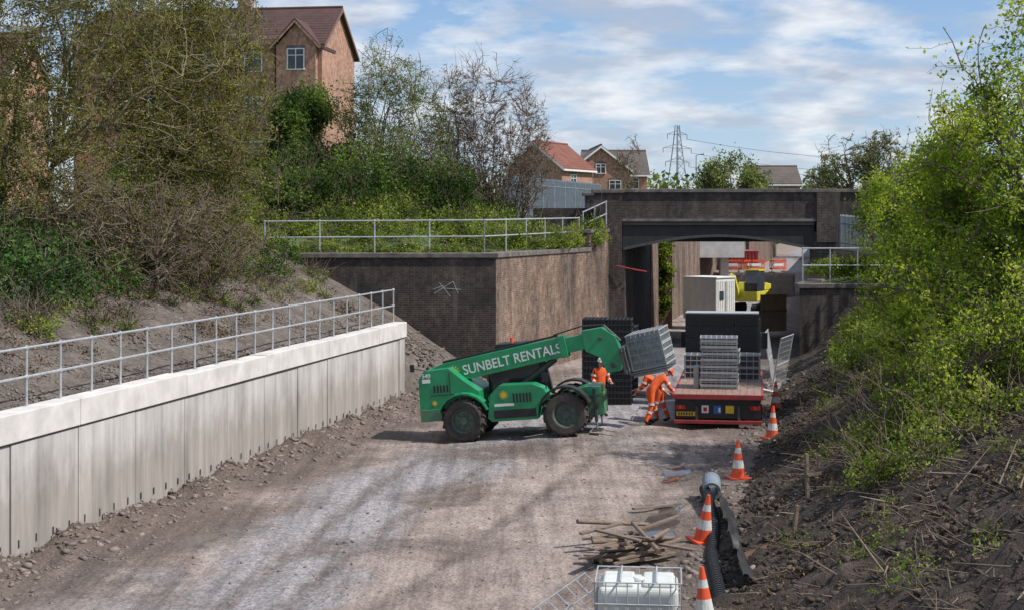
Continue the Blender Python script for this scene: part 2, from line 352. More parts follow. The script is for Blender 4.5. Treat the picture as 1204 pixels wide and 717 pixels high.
# ------------------------------------------------------------------ vegetation
def prisms(P0,P1,R0,R1,n=4):
    D=P1-P0; L=np.linalg.norm(D,axis=1,keepdims=True)+1e-9; D=D/L
    ref=np.where(np.abs(D[:,2:3])>.9,np.array([[1.,0,0]]),np.array([[0,0,1.]])); A=np.cross(D,ref); A/=np.linalg.norm(A,axis=1,keepdims=True); B=np.cross(D,A)
    th=2*np.pi*np.arange(n)/n; c=np.cos(th)[None,:,None]; s=np.sin(th)[None,:,None]
    ring=A[:,None]*c+B[:,None]*s; V=np.concatenate([P0[:,None]+ring*R0[:,None,None],P1[:,None]+ring*R1[:,None,None]],1)
    f=np.array([(i,(i+1)%n,n+(i+1)%n,n+i) for i in range(n)]); F=(f[None]+(np.arange(len(P0))*2*n)[:,None,None]).reshape(-1,4)
    return V.reshape(-1,3),F
def leafquads(C,size,droop=0):
    n=len(C); s=size*RG.uniform(.55,1.3,n)[:,None]
    a=RG.normal(size=(n,3)); a[:,2]-=droop; a/=np.linalg.norm(a,axis=1,keepdims=True)
    b=np.cross(a,RG.normal(size=(n,3))); b/=np.linalg.norm(b,axis=1,keepdims=True)
    V=np.stack([C-a*s*.5,C+b*s*.30+a*s*.05,C+a*s*.55,C-b*s*.30+a*s*.05],1)
    return V.reshape(-1,3),np.arange(4*n).reshape(-1,4)
def nval(C,sc,off=0): return np.array([mn.noise((float(p[0])*sc+off,float(p[1])*sc,float(p[2])*sc)) for p in C])
def rndval(C,sc=.9,wt=.5): return np.clip(.5+nval(C,sc)*wt*1.5+RG.uniform(-.28,.28,len(C)),0,1)
def samp0(ells,n,shell):
    w=np.array([e[1][0]*e[1][1]*e[1][2] for e in ells])**.8; idx=RG.choice(len(ells),n,p=w/w.sum())
    C=np.array([e[0] for e in ells],float)[idx]; R=np.array([e[1] for e in ells],float)[idx]
    d=RG.normal(size=(n,3)); d/=np.linalg.norm(d,axis=1,keepdims=True); r=RG.uniform(0,1,n)**(1/(3*shell)); r*=1+.14*RG.normal(size=n); return C+d*R*r[:,None]
def samp(ells,n,shell,gap=None):
    if gap is None: return samp0(ells,n,shell)
    P=samp0(ells,n*3,shell); v=nval(P,gap[0],7.3); k=np.where(v>gap[1])[0]
    if len(k)<n: k=np.concatenate([k,RG.choice(k,n-len(k))])
    return P[k[:n]]
def path(A,B,k,bend,jit):
    D=B-A; L=np.linalg.norm(D,axis=1)[:,None]; Cc=(A+B)/2+np.array([0,0,1.])*L*bend
    pts=[]
    for i in range(k+1):
        u=i/k; p=(1-u)**2*A+2*u*(1-u)*Cc+u*u*B
        if 0<i<=k: p=p+RG.normal(size=p.shape)*L*jit
        pts.append(p)
    return np.stack(pts,1)
def near(T,N):
    out=np.empty(len(T),int)
    for i in range(0,len(T),500):
        d=((T[i:i+500,None]-N[None])**2); d[:,:,2]*=np.where(N[None,:,2]>T[i:i+500,None,2],3.5,.7); out[i:i+500]=d.sum(2).argmin(1)
    return out
def tree(name,bases,ells,n1,n2,n3,nleaf,lsize,leafm,tr=.16,th=2.5,bend=.15,shell=1.2,twig=TWIG,spread=.12,r3=.008,droop=0,csc=.9,cw=.5,r1=None,gap=(.55,-.12)):
    par=empty(name,bases[0]); inv=np.array(bases[0])
    S=[];nodes=[]
    cen=np.mean([e[0] for e in ells],axis=0)
    for b in bases:
        b=np.array(b,float); top=b+np.array([(cen[0]-b[0])*.35,(cen[1]-b[1])*.35,th]); p=path(b[None],top[None],5,.0,.03)[0]
        rr=np.linspace(tr,tr*.6,6); S.append((p[:-1],p[1:],rr[:-1],rr[1:],7)); nodes.append(p[2:])
    nodes=np.concatenate(nodes)
    def lvl(nodes,n,k,ra,rb,bend,jit,sides,sh,gp=None):
        T=samp(ells,n,sh,gp); A=nodes[near(T,nodes)]; p=path(A,T,k,bend,jit); rr=np.linspace(ra,rb,k+1)
        for i in range(k): S.append((p[:,i],p[:,i+1],np.full(n,rr[i]),np.full(n,rr[i+1]),sides))
        return p
    r1=r1 or tr*.5
    p1=lvl(nodes,n1,6,r1,r1*.25,bend,.03,5,.8); N1=p1[:,1:].reshape(-1,3)
    p2=lvl(N1,n2,4,r1*.3,r3*1.4,bend,.04,4,.9,gap); N2=p2[:,1:].reshape(-1,3)
    p3=lvl(np.concatenate([N2,N1]),n3,3,r3,r3*.5,bend*.6,.06,3,shell,gap)
    V=[];F=[];o=0
    for a,b,c,d,s in S:
        v,f=prisms(a,b,c,d,s); V.append(v); F.append(f+o); o+=len(v)
    w=fast('branches',np.concatenate(V)-inv,np.concatenate(F),[twig],parent=par)
    if nleaf:
        i=RG.integers(0,n3,nleaf); u=RG.uniform(.2,1,nleaf); seg=np.minimum((u*3).astype(int),2); fr=u*3-seg
        C=p3[i,seg]*(1-fr)[:,None]+p3[i,seg+1]*fr[:,None]+RG.normal(size=(nleaf,3))*spread
        v,f=leafquads(C,lsize,droop); fast('foliage',v-inv,f,[leafm],rnd=rndval(C,csc,cw),parent=par)
    return par
def bushes(name,blobs,n,size,leafm,csc=1.2,cw=.6,stems=0,sl=1.0):
    c0=np.array(blobs[0][0],float); par=empty(name,tuple(c0))
    C=np.array([b[0] for b in blobs],float);R=np.array([b[1] for b in blobs],float); w=R[:,0]*R[:,1]+R[:,0]*R[:,2]; idx=RG.choice(len(blobs),n,p=w/w.sum())
    d=RG.normal(size=(n,3)); d[:,2]=np.abs(d[:,2])*.9-.15; d/=np.linalg.norm(d,axis=1,keepdims=True)
    r=.55+.5*RG.beta(2.5,2,n)+.18*np.abs(RG.normal(size=n))*(RG.uniform(size=n)>.7)
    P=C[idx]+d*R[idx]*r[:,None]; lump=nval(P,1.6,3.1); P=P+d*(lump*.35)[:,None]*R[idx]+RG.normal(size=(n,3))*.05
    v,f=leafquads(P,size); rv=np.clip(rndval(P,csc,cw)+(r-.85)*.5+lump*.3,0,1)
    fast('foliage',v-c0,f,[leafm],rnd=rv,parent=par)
    if stems:
        k=RG.choice(len(blobs),stems); A=C[k]+RG.normal(size=(stems,3))*R[k]*.25; dd=RG.normal(size=(stems,3)); dd[:,2]=np.abs(dd[:,2])+.2; dd/=np.linalg.norm(dd,axis=1,keepdims=True)
        B=A+dd*R[k]*RG.uniform(.9,1.6,(stems,1))*sl; p=path(A,B,3,.1,.05); V=[];F=[];o=0
        for i in range(3):
            vv,ff=prisms(p[:,i],p[:,i+1],np.full(stems,.012-.003*i),np.full(stems,.009-.003*i),3); V.append(vv);F.append(ff+o);o+=len(vv)
        fast('stems',np.concatenate(V)-c0,np.concatenate(F),[TWIG],parent=par)
    return par
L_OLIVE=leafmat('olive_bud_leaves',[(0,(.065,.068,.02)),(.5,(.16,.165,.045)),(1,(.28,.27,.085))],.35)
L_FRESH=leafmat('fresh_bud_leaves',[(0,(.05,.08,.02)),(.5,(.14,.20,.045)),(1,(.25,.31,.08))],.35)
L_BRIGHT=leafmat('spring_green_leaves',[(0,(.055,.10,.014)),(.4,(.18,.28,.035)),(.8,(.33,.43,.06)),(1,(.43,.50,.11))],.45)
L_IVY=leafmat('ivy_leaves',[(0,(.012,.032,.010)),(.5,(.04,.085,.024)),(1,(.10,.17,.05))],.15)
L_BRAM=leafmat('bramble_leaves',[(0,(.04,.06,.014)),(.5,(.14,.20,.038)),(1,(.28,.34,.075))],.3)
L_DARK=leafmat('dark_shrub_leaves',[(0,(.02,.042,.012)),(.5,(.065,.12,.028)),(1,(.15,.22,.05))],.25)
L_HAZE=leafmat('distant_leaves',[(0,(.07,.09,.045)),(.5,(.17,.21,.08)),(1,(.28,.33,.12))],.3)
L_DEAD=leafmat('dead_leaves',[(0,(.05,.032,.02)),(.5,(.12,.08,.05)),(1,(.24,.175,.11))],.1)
BARET=M('bare_twig_bark',(.24,.175,.135),(.12,.088,.068),2,.9)
def B(x,y): return (x,y,zt(x,y)-.1)
def bandblobs(n,y0,y1,t0,t1,r0,r1,up=.2,zr=(.8,1.2)):
    bl=[]
    for i in range(n):
        y=random.uniform(y0,y1); t=random.uniform(t0,t1); x=t+SH*y; r=random.uniform(r0,r1); bl.append(((x,y,zt(x,y)+r*up),(r,r,r*random.uniform(*zr))))
    return bl
tree('goat_willow_tree',[B(-14,42),B(-12.6,43),B(-15.5,41)],[((-14.2,42,9.6),(3.6,3.3,4.8)),((-12.6,42,13),(3.4,3,3.2)),((-11.6,44,9.4),(2.8,3,4.2)),((-15.4,40,7),(3,2.5,3)),((-14.6,41,8.6),(2.2,2,3.2)),((-13.0,41,7.6),(2.2,2,2.6))],60,800,9000,58000,.085,L_OLIVE,tr=.13,th=2.4,bend=.06,twig=TWIGG,spread=.12,r3=.009,gap=(.6,-.45))
tree('goat_willow_tree',[B(-10.6,46),B(-9.4,48),B(-11.2,47)],[((-10.0,46.5,8.8),(2.5,2.4,4.4)),((-9.2,47,10.5),(2.0,2,3.2)),((-10.9,46.5,12.2),(2.3,2,2.4)),((-8.9,47,7.0),(1.5,1.6,2.6))],50,700,8000,46000,.085,L_OLIVE,tr=.10,th=2.0,bend=.05,twig=TWIGG,spread=.13,r3=.009,gap=(.6,-.35))
tree('drooping_bush',[B(-9.9,42.5)],[((-9.6,42.5,5.5),(2.2,1.8,1.6)),((-11.2,40.6,5.6),(2,1.8,1.8)),((-8.9,45,5.4),(1.6,1.6,1.5))],30,450,5000,7000,.06,L_OLIVE,tr=.08,th=1.0,bend=.35,twig=TWIG,spread=.08,r3=.009)
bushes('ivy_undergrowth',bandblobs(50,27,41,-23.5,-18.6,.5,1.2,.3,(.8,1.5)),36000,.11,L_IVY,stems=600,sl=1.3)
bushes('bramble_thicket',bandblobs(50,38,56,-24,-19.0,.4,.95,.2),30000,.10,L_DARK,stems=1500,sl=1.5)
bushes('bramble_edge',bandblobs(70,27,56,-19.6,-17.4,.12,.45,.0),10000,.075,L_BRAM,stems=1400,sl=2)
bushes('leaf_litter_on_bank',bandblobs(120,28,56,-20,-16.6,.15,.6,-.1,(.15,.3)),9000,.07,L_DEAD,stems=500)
bl=[]
for i in range(90):
    x=random.uniform(-16,2.4); y=random.uniform(60.5,69); 
    if x-SH*y>te(y)-1.2: continue
    r=random.uniform(.5,1.2); bl.append(((x,y,zt(x,y)+r*.3),(r,r,r*random.uniform(.7,1.1))))
bushes('bramble_bank',bl,60000,.11,L_BRAM,stems=1500,sl=1.2)
bl=[]
for i in range(80):
    x=random.uniform(-13,-1.2); y=random.uniform(57.9,60.5); r=random.uniform(.15,.5); bl.append(((x,y,zt(x,y)+.05),(r,r,r*.7)))
bushes('verge_weeds',bl,16000,.09,L_BRAM,stems=600,sl=1.5)
bl=[]
for i in range(34):
    x=random.uniform(-17,-2.6); y=random.uniform(64,71); r=random.uniform(.9,1.7); bl.append(((x,y,zt(x,y)+r*.9),(r,r,r*random.uniform(.9,1.5))))
for i in range(9):
    x=random.uniform(-3,.2); y=random.uniform(69,71.5); r=random.uniform(.7,1.1); bl.append(((x,y,zt(x,y)+r*.6),(r,r,r*random.uniform(.9,1.3))))
bushes('hawthorn_thicket',bl,56000,.13,L_DARK,csc=.6,cw=.9,stems=1500,sl=1.3)
bl=[]
for i in range(22):
    y=random.uniform(61,71.2); x=te(y)+SH*y-random.uniform(.1,1.0); r=random.uniform(.3,.65); bl.append(((x,y,4.9+r*.2),(r,r,r*.9)))
bl+=[((3.3,69.6,5.3),(.7,.7,.8)),((3.9,70.6,5.2),(.5,.5,1.0)),((2.6,68.2,5.2),(.6,.6,.6))]
bushes('hanging_bramble',bl,16000,.10,L_BRAM,stems=400,sl=1.4)
tree('ivy_clad_tree',[B(-9.6,70)],[((-9.7,70,9.6),(1.7,1.7,2.4)),((-11,71,8.2),(1.6,1.5,2)),((-8,69,8.2),(1.5,1.5,2.0)),((-9.2,70,11.2),(1.2,1.2,1.0)),((-7.4,69.5,9.4),(.9,1,1.3))],30,260,2000,34000,.13,L_DARK,tr=.16,th=2.5,spread=.22,csc=.8,cw=.8)
tree('budding_ash_tree',[B(-5.6,69),B(-4.9,70),B(-6.6,69.5)],[((-5.6,69,10.6),(1.6,1.5,3.8)),((-4.4,70,9.6),(1.5,1.3,3.4)),((-6.8,69,9.4),(1.3,1.2,3.0)),((-3.6,70,8.4),(1.2,1.2,2.6))],44,560,6500,26000,.08,L_FRESH,tr=.09,th=2.0,bend=-.03,twig=TWIGG,r3=.010,spread=.15,gap=(.6,-.3))
tree('bare_birch_tree',[B(-.9,70.5),B(-1.6,71),B(.2,71),B(.9,71.3)],[((-1.7,71,10.2),(1.3,1.3,3.4)),((.1,71,10.0),(1.5,1.3,3.1)),((1.0,71,9.2),(1.0,1.0,2.4)),((-.6,71,8.4),(2.4,1.5,2.2))],80,900,10500,2500,.06,L_OLIVE,tr=.06,th=1.0,bend=-.04,twig=BARET,r3=.010,gap=(.6,-.5),r1=.03)
tree('bare_birch_tree',[B(-3.0,71.5)],[((-2.8,71.5,9.6),(1.2,1.2,3.4))],30,360,3600,5000,.07,L_FRESH,tr=.06,th=1.2,bend=-.03,twig=BARET,r3=.010,gap=(.6,-.4),r1=.03)
tree('sycamore_tree',[B(12.2,36),B(13.1,36.6)],[((12.5,36,7.4),(2.8,2.8,3.1)),((11.2,36.5,4.6),(2.5,2.5,2.0)),((13.3,37,9.6),(1.7,1.8,1.9)),((10.7,37.5,7.0),(1.2,1.6,1.4)),((14,35,6),(3,2.6,3)),((10.0,36,3.2),(1.6,1.8,1.3)),((11.9,36,10.4),(.5,.6,1.3)),((11.1,36,9.0),(.6,.6,1.2)),((10.2,36.5,8.2),(.4,.5,.8))],70,800,4600,52000,.11,L_BRIGHT,tr=.12,th=2.4,bend=.05,spread=.13,r3=.008,csc=.9,cw=.75,gap=(.85,-.02))
tree('sycamore_tree',[B(12.9,46),B(12.2,45)],[((13.2,46,6.4),(2.0,2.2,2.4)),((12.3,45,4.2),(2.0,2.2,1.6)),((14.5,46,8),(1.8,1.8,1.8))],30,320,2200,20000,.12,L_BRIGHT,tr=.11,th=2,bend=.1,spread=.16,r3=.009,csc=.9,cw=.7,gap=(.8,-.05))
tree('hawthorn_tree',[B(8.6,29.5)],[((9.3,29.8,3.1),(1.5,1.6,1.3)),((8.4,30.6,2.0),(1.2,1.5,.8)),((10.3,30,3.8),(1.4,1.5,1.6)),((8.0,31.5,1.5),(.7,1,.5))],24,260,1900,20000,.08,L_BRIGHT,tr=.06,th=.8,bend=.15,spread=.12,r3=.006,csc=1.1,cw=.8,gap=(1.0,-.05))
bushes('bank_undergrowth',bandblobs(70,26,47,.6,4.6,.2,.75,.1),36000,.08,L_BRAM,stems=1200,sl=1.6)
bl=bandblobs(26,50,64,.6,5,.4,.9)
for i in range(14):
    x=random.uniform(13,17.6); r=random.uniform(.4,.8); bl.append(((x,random.uniform(67,70.5),3.5+r*.3),(r,r,r*1.1)))
bushes('bank_thicket',bl,22000,.12,L_BRAM,stems=600)
tree('elder_tree',[B(14.6,58)],[((14.3,58,5.9),(1.3,1.5,2.0)),((15.4,59,6.5),(1.5,1.6,2.3))],20,200,1400,12000,.12,L_BRIGHT,tr=.08,th=1.5,spread=.15,r3=.01)
def twigs(name,n,y0,y1,t0,t1,l0,l1,r,mat):
    A=[]
    for i in range(n):
        y=random.uniform(y0,y1); t=t0+random.random()**.8*(t1-t0); x=t+SH*y; A.append((x,y,zt(x,y)+.09))
    A=np.array(A); d=RG.normal(size=(n,3)); d[:,2]=np.abs(d[:,2])*.2; d/=np.linalg.norm(d,axis=1,keepdims=True); Bp=A+d*RG.uniform(l0,l1,(n,1))
    v,f=prisms(A,Bp,np.full(n,r),np.full(n,r*.4),4); fast(name,v,f,[mat])
twigs('dead_twigs',1500,14,52,-1.2,5,.12,.7,.010,TWIG)
twigs('roots',70,16,50,-1.0,4,.3,1.1,.018,WOOD)
bushes('leaf_litter_on_slope',bandblobs(200,16,52,-1,5,.2,.7,-.05,(.1,.25)),18000,.05,L_DEAD)
bushes('weeds',bandblobs(150,18,50,-.6,4.2,.08,.32,.1),10000,.055,L_BRAM,stems=300,sl=1.5)
# distant trees
tree('maple_tree',[(18.3,128,5.2)],[((18.2,128,9.4),(2.4,2.4,2.2)),((19.6,128,8.4),(2,2,1.8)),((16.8,128,8.2),(1.6,1.6,1.6))],24,200,1200,14000,.24,L_HAZE,tr=.15,th=2.5,spread=.3,r3=.025,cw=.8)
tree('alder_tree',[(26.4,118,5.2),(28,118,5.2)],[((26.0,118,10),(2.4,2,2.5)),((28.5,118,10),(2,2,3)),((24,118,8.6),(1.8,1.8,1.6))],36,400,4500,9000,.17,L_HAZE,tr=.14,th=2.5,r3=.02)
tree('birch_tree',[(11.4,150,5.2)],[((11.4,150,11.6),(1.3,1.5,2.8))],14,100,700,300,.16,L_OLIVE,tr=.08,th=3,r3=.02)
def massleaves(name,ells,n,size,m):
    P=samp(ells,n,1.5); v,f=leafquads(P,size); fast(name,v,f,[m],rnd=rndval(P,.12,.7))
el=[]
for i in range(70):
    x=random.uniform(-70,110); r=random.uniform(3,6); el.append(((x,random.uniform(230,300),6+r*.5),(r*1.4,r,r*.9)))
massleaves('distant_tree_belt',el,26000,.9,L_HAZE)
# ------------------------------------------------------------------ white retaining wall
ang=math.atan(SH)
wall=empty('concrete_retaining_wall',(SH*10-14.4,10,0),(0,0,-ang))
def ln(Y): return (Y-10)/math.cos(ang)
Lend=ln(51.4)
mb=MB(); s=0
while s<Lend-.1:
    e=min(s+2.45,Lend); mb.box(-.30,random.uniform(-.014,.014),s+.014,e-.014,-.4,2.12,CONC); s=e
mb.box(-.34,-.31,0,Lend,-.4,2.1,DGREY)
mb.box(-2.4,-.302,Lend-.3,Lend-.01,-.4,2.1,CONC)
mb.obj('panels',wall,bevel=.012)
mb=MB(); s=0
while s<Lend-.1:
    e=min(s+4.9,Lend+.08); mb.box(-.42,.06,s+.008,e-.008,2.123,2.62+random.uniform(-.02,.02),CONC2); s=e
mb.box(-.30,.03,0,Lend,2.09,2.122,DGREY)
mb.obj('coping_units',wall,bevel=.02)
mb=MB(); s=.3
while s<Lend:
    mb.box(.015,.028,s,s+.03,.24,.38,DGREY); s+=.61
mb.obj('weep_pipes',wall)
def railing(name,pts,h,sp,mat=GALV,rails=(1,.52),r=.026,parent=None):
    mb=MB()
    for a,b in zip(pts[:-1],pts[1:]):
        a=Vector(a);b=Vector(b);L=(b-a).length;n=max(1,round(L/sp))
        for i in range(n+1):
            p=a.lerp(b,i/n); mb.cyl(p,p+Vector((0,0,h)),r,mat); mb.box(-.07,.07,-.07,.07,0,.015,mat,Matrix.Translation(p))
            for q in rails: mb.lathe([(0,-.05),(.04,-.03),(.045,0),(.04,.03),(0,.05)],mat,c=(p.x,p.y,p.z+h*q),n=8)
        for q in rails: mb.cyl(a+Vector((0,0,h*q)),b+Vector((0,0,h*q)),r*.95,mat)
    return mb.obj(name,parent)
railing('galvanised_handrail',[(-14.72+SH*12,12,2.6),(-14.72+SH*51.2,51.2,2.6)],1.1,1.27)
# ------------------------------------------------------------------ brick retaining walls
w=empty('brick_retaining_wall',(-.6,57,0))
X=Matrix.Translation((.6,-57,0))
mb=MB(); mb.box(-13.5,-.6,57,57.6,-.3,4.62,DARKBRICK,X); mb.obj('front_wall',w)
mb=MB(); p0=Vector((-.6,57.002,0));p1=Vector((4.55,71.8,0))
mb.poly([(p0.x+.002,p0.y),(p1.x,p1.y),(p1.x-.8,p1.y),(p0.x-.7,p0.y+.55)],'z',-.3,4.62,WINGBRICK,X)
q=p0.lerp(p1,.80); mb.poly([(q.x-.01,q.y),(p1.x-.01,p1.y),(p1.x-.6,p1.y),(q.x-.6,q.y)],'z',4.62,5.45,WINGBRICK,X); mb.obj('wing_wall',w)
mb=MB(); mb.box(-13.5,-.52,56.92,57.7,4.621,4.80,COPE,X)
mb.poly([(p0.x+.06,p0.y-.04),(p0.lerp(p1,.8).x+.06,p0.lerp(p1,.8).y),(p0.lerp(p1,.8).x-.7,p0.lerp(p1,.8).y),(p0.x-.6,p0.y+.5)],'z',4.623,4.806,COPE,X)
mb.poly([(q.x+.05,q.y-.05),(p1.x+.05,p1.y),(p1.x-.7,p1.y),(q.x-.7,q.y-.05)],'z',5.452,5.62,COPE,X)
mb.obj('coping',w,bevel=.02)
mb=MB()
for a,b in (((-2.9,3.3),(-2.2,3.75)),((-2.7,3.7),(-2.3,3.2)),((-2.6,3.5),(-1.9,3.45)),((-2.2,3.75),(-2.0,3.3)),((-2.95,3.45),(-2.55,3.6))): mb.cyl((a[0],56.995,a[1]),(b[0],56.995,b[1]),.007,WHITE,n=4,X=X)
mb.obj('graffiti',w)
railing('galvanised_handrail',[(-9.35,57.9,4.7),(-1.05,57.9,4.75),(3.0,68.6,4.85)],1.28,2.1,r=.03)
# ------------------------------------------------------------------ bridge
br=empty('brick_road_bridge',(3.9,72,0)); X=Matrix.Translation((-3.9,-72,0))
mb=MB()
mb.poly([(1,72),(5.3,72),(7.4,82),(1,82)],'z',-.3,5.48,DARKBRICK,X)
mb.poly([(14.0,72),(21,72),(21,82),(16.1,82)],'z',-.3,5.48,DARKBRICK,X)
mb.box(3.85,5.15,71.72,71.998,-.3,7.3,DARKBRICK,X)
mb.box(1.0,3.84,72.1,72.5,4.5,6.6,DARKBRICK,X)
mb.obj('abutments',br)
mb=MB(); mb.box(3.9,21,71.95,72.35,5.95,7.33,DARKBRICK,X); mb.box(3.9,21,81.6,82,5.95,7.33,DARKBRICK,X); 
mb.box(14.3,15.4,71.8,71.948,5.0,7.33,DARKBRICK,X)
mb.obj('parapets',br)
mb=MB(); mb.box(3.75,21,71.85,72.45,7.332,7.5,COPE,X); mb.box(3.75,21,81.5,82.1,7.332,7.5,COPE,X); mb.box(3.75,5.25,71.64,71.849,7.302,7.46,COPE,X); mb.box(5.16,14.29,71.83,71.947,5.96,6.09,COPE,X); mb.obj('copings',br,bevel=.02)
mb=MB()
ar=[(5.2,5.945)]+[(14.2,5.945)]+[(14.2-9*i/24,4.62+.62*math.sin(math.pi*i/24)) for i in range(25)]
mb.poly(ar,'y',71.97,72.5,BLACKSTEEL,X)
ar2=[(14.2-9*i/24,4.62+.62*math.sin(math.pi*i/24)) for i in range(25)]; ar2=ar2+[(a,b+.12) for a,b in reversed(ar2)]
mb.poly(ar2,'y',71.80,71.968,DGREY,X)
mb.box(5.2,14.2,71.85,71.968,5.80,5.94,BLACKSTEEL,X)
mb.box(1,21,72.5,81.6,5.5,5.94,BLACKSTEEL,X)
for i in range(6): mb.box(4.5,16.5,73.6+i*1.4,73.9+i*1.4,5.0,5.49,BLACKSTEEL,X)
mb.obj('girders',br)
w=empty('brick_wall',(12.4,66,0)); X=Matrix.Translation((-12.4,-66,0))
mb=MB(); mb.poly([(12.4,66),(20,66),(20,66.6),(13.0,66.6),(14.6,71.95),(13.98,71.95)],'z',-.3,3.1,DARKBRICK,X); mb.obj('walls',w)
mb=MB(); mb.box(12.3,20,65.92,66.7,3.102,3.3,COPE,X); mb.poly([(12.32,66.71),(13.1,66.71),(14.7,71.9),(13.9,71.9)],'z',3.102,3.28,COPE,X); mb.obj('coping',w,bevel=.02)
railing('galvanised_handrail',[(12.7,66.9,3.25),(17.5,66.9,3.25)],1.55,1.3,r=.03)
railing('galvanised_handrail',[(3.3,71.2,5.2),(4.4,71.6,5.7)],1.2,.8,r=.035)
def palisade(name,a,b,h,mat=GALVD):
    a=Vector(a);b=Vector(b);L=(b-a).length;n=int(L/.16);mb=MB();d=(b-a).normalized();an=math.atan2(d.y,d.x)
    for i in range(n):
        p=a+d*(i*.16); X=Matrix.Translation(p)@Matrix.Rotation(an,4,'Z')
        mb.poly([(-.035,0),(.035,0),(.035,h-.08),(0,h),(-.035,h-.08)],'y',-.012,.012,mat,X)
    for z in (.3,h-.4): mb.cyl(a+Vector((0,0,z)),b+Vector((0,0,z)),.03,mat,n=6)
    n=int(L/2.7)
    for i in range(n+1): mb.cyl(a+d*(i*2.7),a+d*(i*2.7)+Vector((0,0,h-.1)),.05,mat,n=6)
    return mb.obj(name)
palisade('palisade_fence',(-.4,72.6,6.0),(5.6,96,6.1),2.2)
palisade('palisade_fence',(15.2,70.8,4.7),(16.6,63,4.4),1.6)
MB().box(-120,140,73,81,5.945,6.02,M('asphalt',(.06,.06,.06),(.045,.045,.045),3,.9)).obj('road')
mb=MB(); mb.poly([(7.45,82.1),(7.45+SH*180,262),(6.8+SH*180,262),(6.8,82.1)],'z',-.3,5.2,WINGBRICK); mb.obj('cutting_wall')
mb=MB(); mb.poly([(16.2,82.1),(16.2+SH*180,262),(17+SH*180,262),(17,82.1)],'z',-.3,5.2,DARKBRICK); mb.obj('cutting_wall')
mb=MB(); mb.box(7.4,9.0,86,88,-.2,5.0,WINGBRICK); mb.box(10.3,11.2,99,101,-.2,4.4,M('light_brick',(.33,.27,.22),(.22,.18,.15),2,.9)); mb.obj('brick_pier')
bl=[((8.2+random.uniform(-.6,.6),85.9,random.uniform(.6,5)),(.35,.3,.5)) for i in range(40)]
bushes('climbing_ivy',bl,9000,.13,L_BRAM)
mb=MB(); mb.box(11.8,17.0,112,124,3.3,4.5,CONC2); 
for xx in (13,15.4): mb.box(xx,xx+.6,113,114,-.1,3.299,CONC2)
for i in range(9): mb.cyl((11.9+i*.6,112.1,4.5),(11.9+i*.6,112.1,5.5),.03,GALV,n=5)
mb.cyl((11.9,112.1,5.5),(16.7,112.1,5.5),.03,GALV,n=5)
mb.obj('concrete_platform',bevel=.02)
# ------------------------------------------------------------------ buildings
def window(mb,x,z,w,h,y,mw=WHITE,cols=2):
    mb.box(x-w/2,x+w/2,y-.03,y+.05,z-h/2,z+h/2,GLASS)
    f=.07
    mb.box(x-w/2-f,x+w/2+f,y-.07,y+.05,z+h/2,z+h/2+f,mw); mb.box(x-w/2-f,x+w/2+f,y-.12,y+.05,z-h/2-f,z-h/2,mw)
    mb.box(x-w/2-f,x-w/2,y-.07,y+.05,z-h/2,z+h/2,mw); mb.box(x+w/2,x+w/2+f,y-.07,y+.05,z-h/2,z+h/2,mw)
    for i in range(1,cols): xx=x-w/2+w*i/cols; mb.box(xx-.03,xx+.03,y-.06,y-.031,z-h/2,z+h/2,mw)
    mb.box(x-w/2,x+w/2,y-.058,y-.032,z+h*.18,z+h*.18+.05,mw)
    mb.box(x-w/2-.1,x+w/2+.1,y-.02,y-.002,z+h/2+f+.002,z+h/2+f+.2,COPE)
def house(name,loc,rot,L,W,eh,rh,brk,roof,wins=(),gwins=(),chim=None,trim=WHITE):
    p=empty(name,loc,(0,0,math.radians(rot)))
    mb=MB(); mb.poly([(0,0),(W,0),(W,eh),(W/2,rh),(0,eh)],'x',0,L,brk); mb.obj('walls',p)
    mb=MB(); o=.35; s=(rh-eh)/(W/2)
    mb.poly([(-o,eh-o*s+.05),(W/2,rh+.05),(W/2,rh+.28),(-o,eh-o*s+.25)],'x',-.3,L+.3,roof)
    mb.poly([(W+o,eh-o*s+.05),(W/2+.001,rh+.05),(W/2+.001,rh+.28),(W+o,eh-o*s+.25)],'x',-.3,L+.3,roof)
    n=int((W/2+o)/.32)
    for i in range(n):
        y=-o+i*.32; z=eh-o*s+.25+(y+o)*s*1.0; mb.box(-.3,L+.3,y,y+.05,z,z+.035,roof); 
    mb.cyl((-.3,W/2,rh+.26),(L+.3,W/2,rh+.26),.13,roof)
    mb.obj('roof',p)
    mb=MB(); mb.box(-.3,L+.3,-o-.08,-o-.001,eh-o*s-.02,eh-o*s+.16,trim); mb.box(-.3,L+.3,W+o+.001,W+o+.08,eh-o*s-.02,eh-o*s+.16,trim)
    for xx in (-.34,L+.302):
        mb.poly([(-o,eh-o*s-.05),(W/2,rh-.05),(W/2,rh+.2),(-o,eh-o*s+.2)],'x',xx,xx+.035,trim); mb.poly([(W+o,eh-o*s-.05),(W/2+.001,rh-.05),(W/2+.001,rh+.2),(W+o,eh-o*s+.2)],'x',xx,xx+.035,trim)
    mb.obj('trim',p)
    mb=MB()
    for (x,z,w_,h_) in wins: window(mb,x,z,w_,h_,0)
    mb.obj('windows',p) if wins else None
    if gwins:
        for side in (0,1):
            mb=MB()
            for (y,z,w_,h_) in gwins: window(mb,y,z,w_,h_,0)
            o_=mb.obj('gable_windows',p); o_.location=((L,0,0) if side else (0,W,0)); o_.rotation_euler=(0,0,math.pi/2 if side else -math.pi/2)
    if chim:
        mb=MB(); mb.box(chim-.5,chim+.5,W/2-.35,W/2+.35,rh-.6,rh+1.1,brk); mb.box(chim-.56,chim+.56,W/2-.41,W/2+.41,rh+1.1,rh+1.25,COPE)
        for q in (-.25,.25): mb.cyl((chim+q,W/2,rh+1.25),(chim+q,W/2,rh+1.6),.12,ROOFR)
        mb.obj('chimney',p)
    return p
LA=18.1
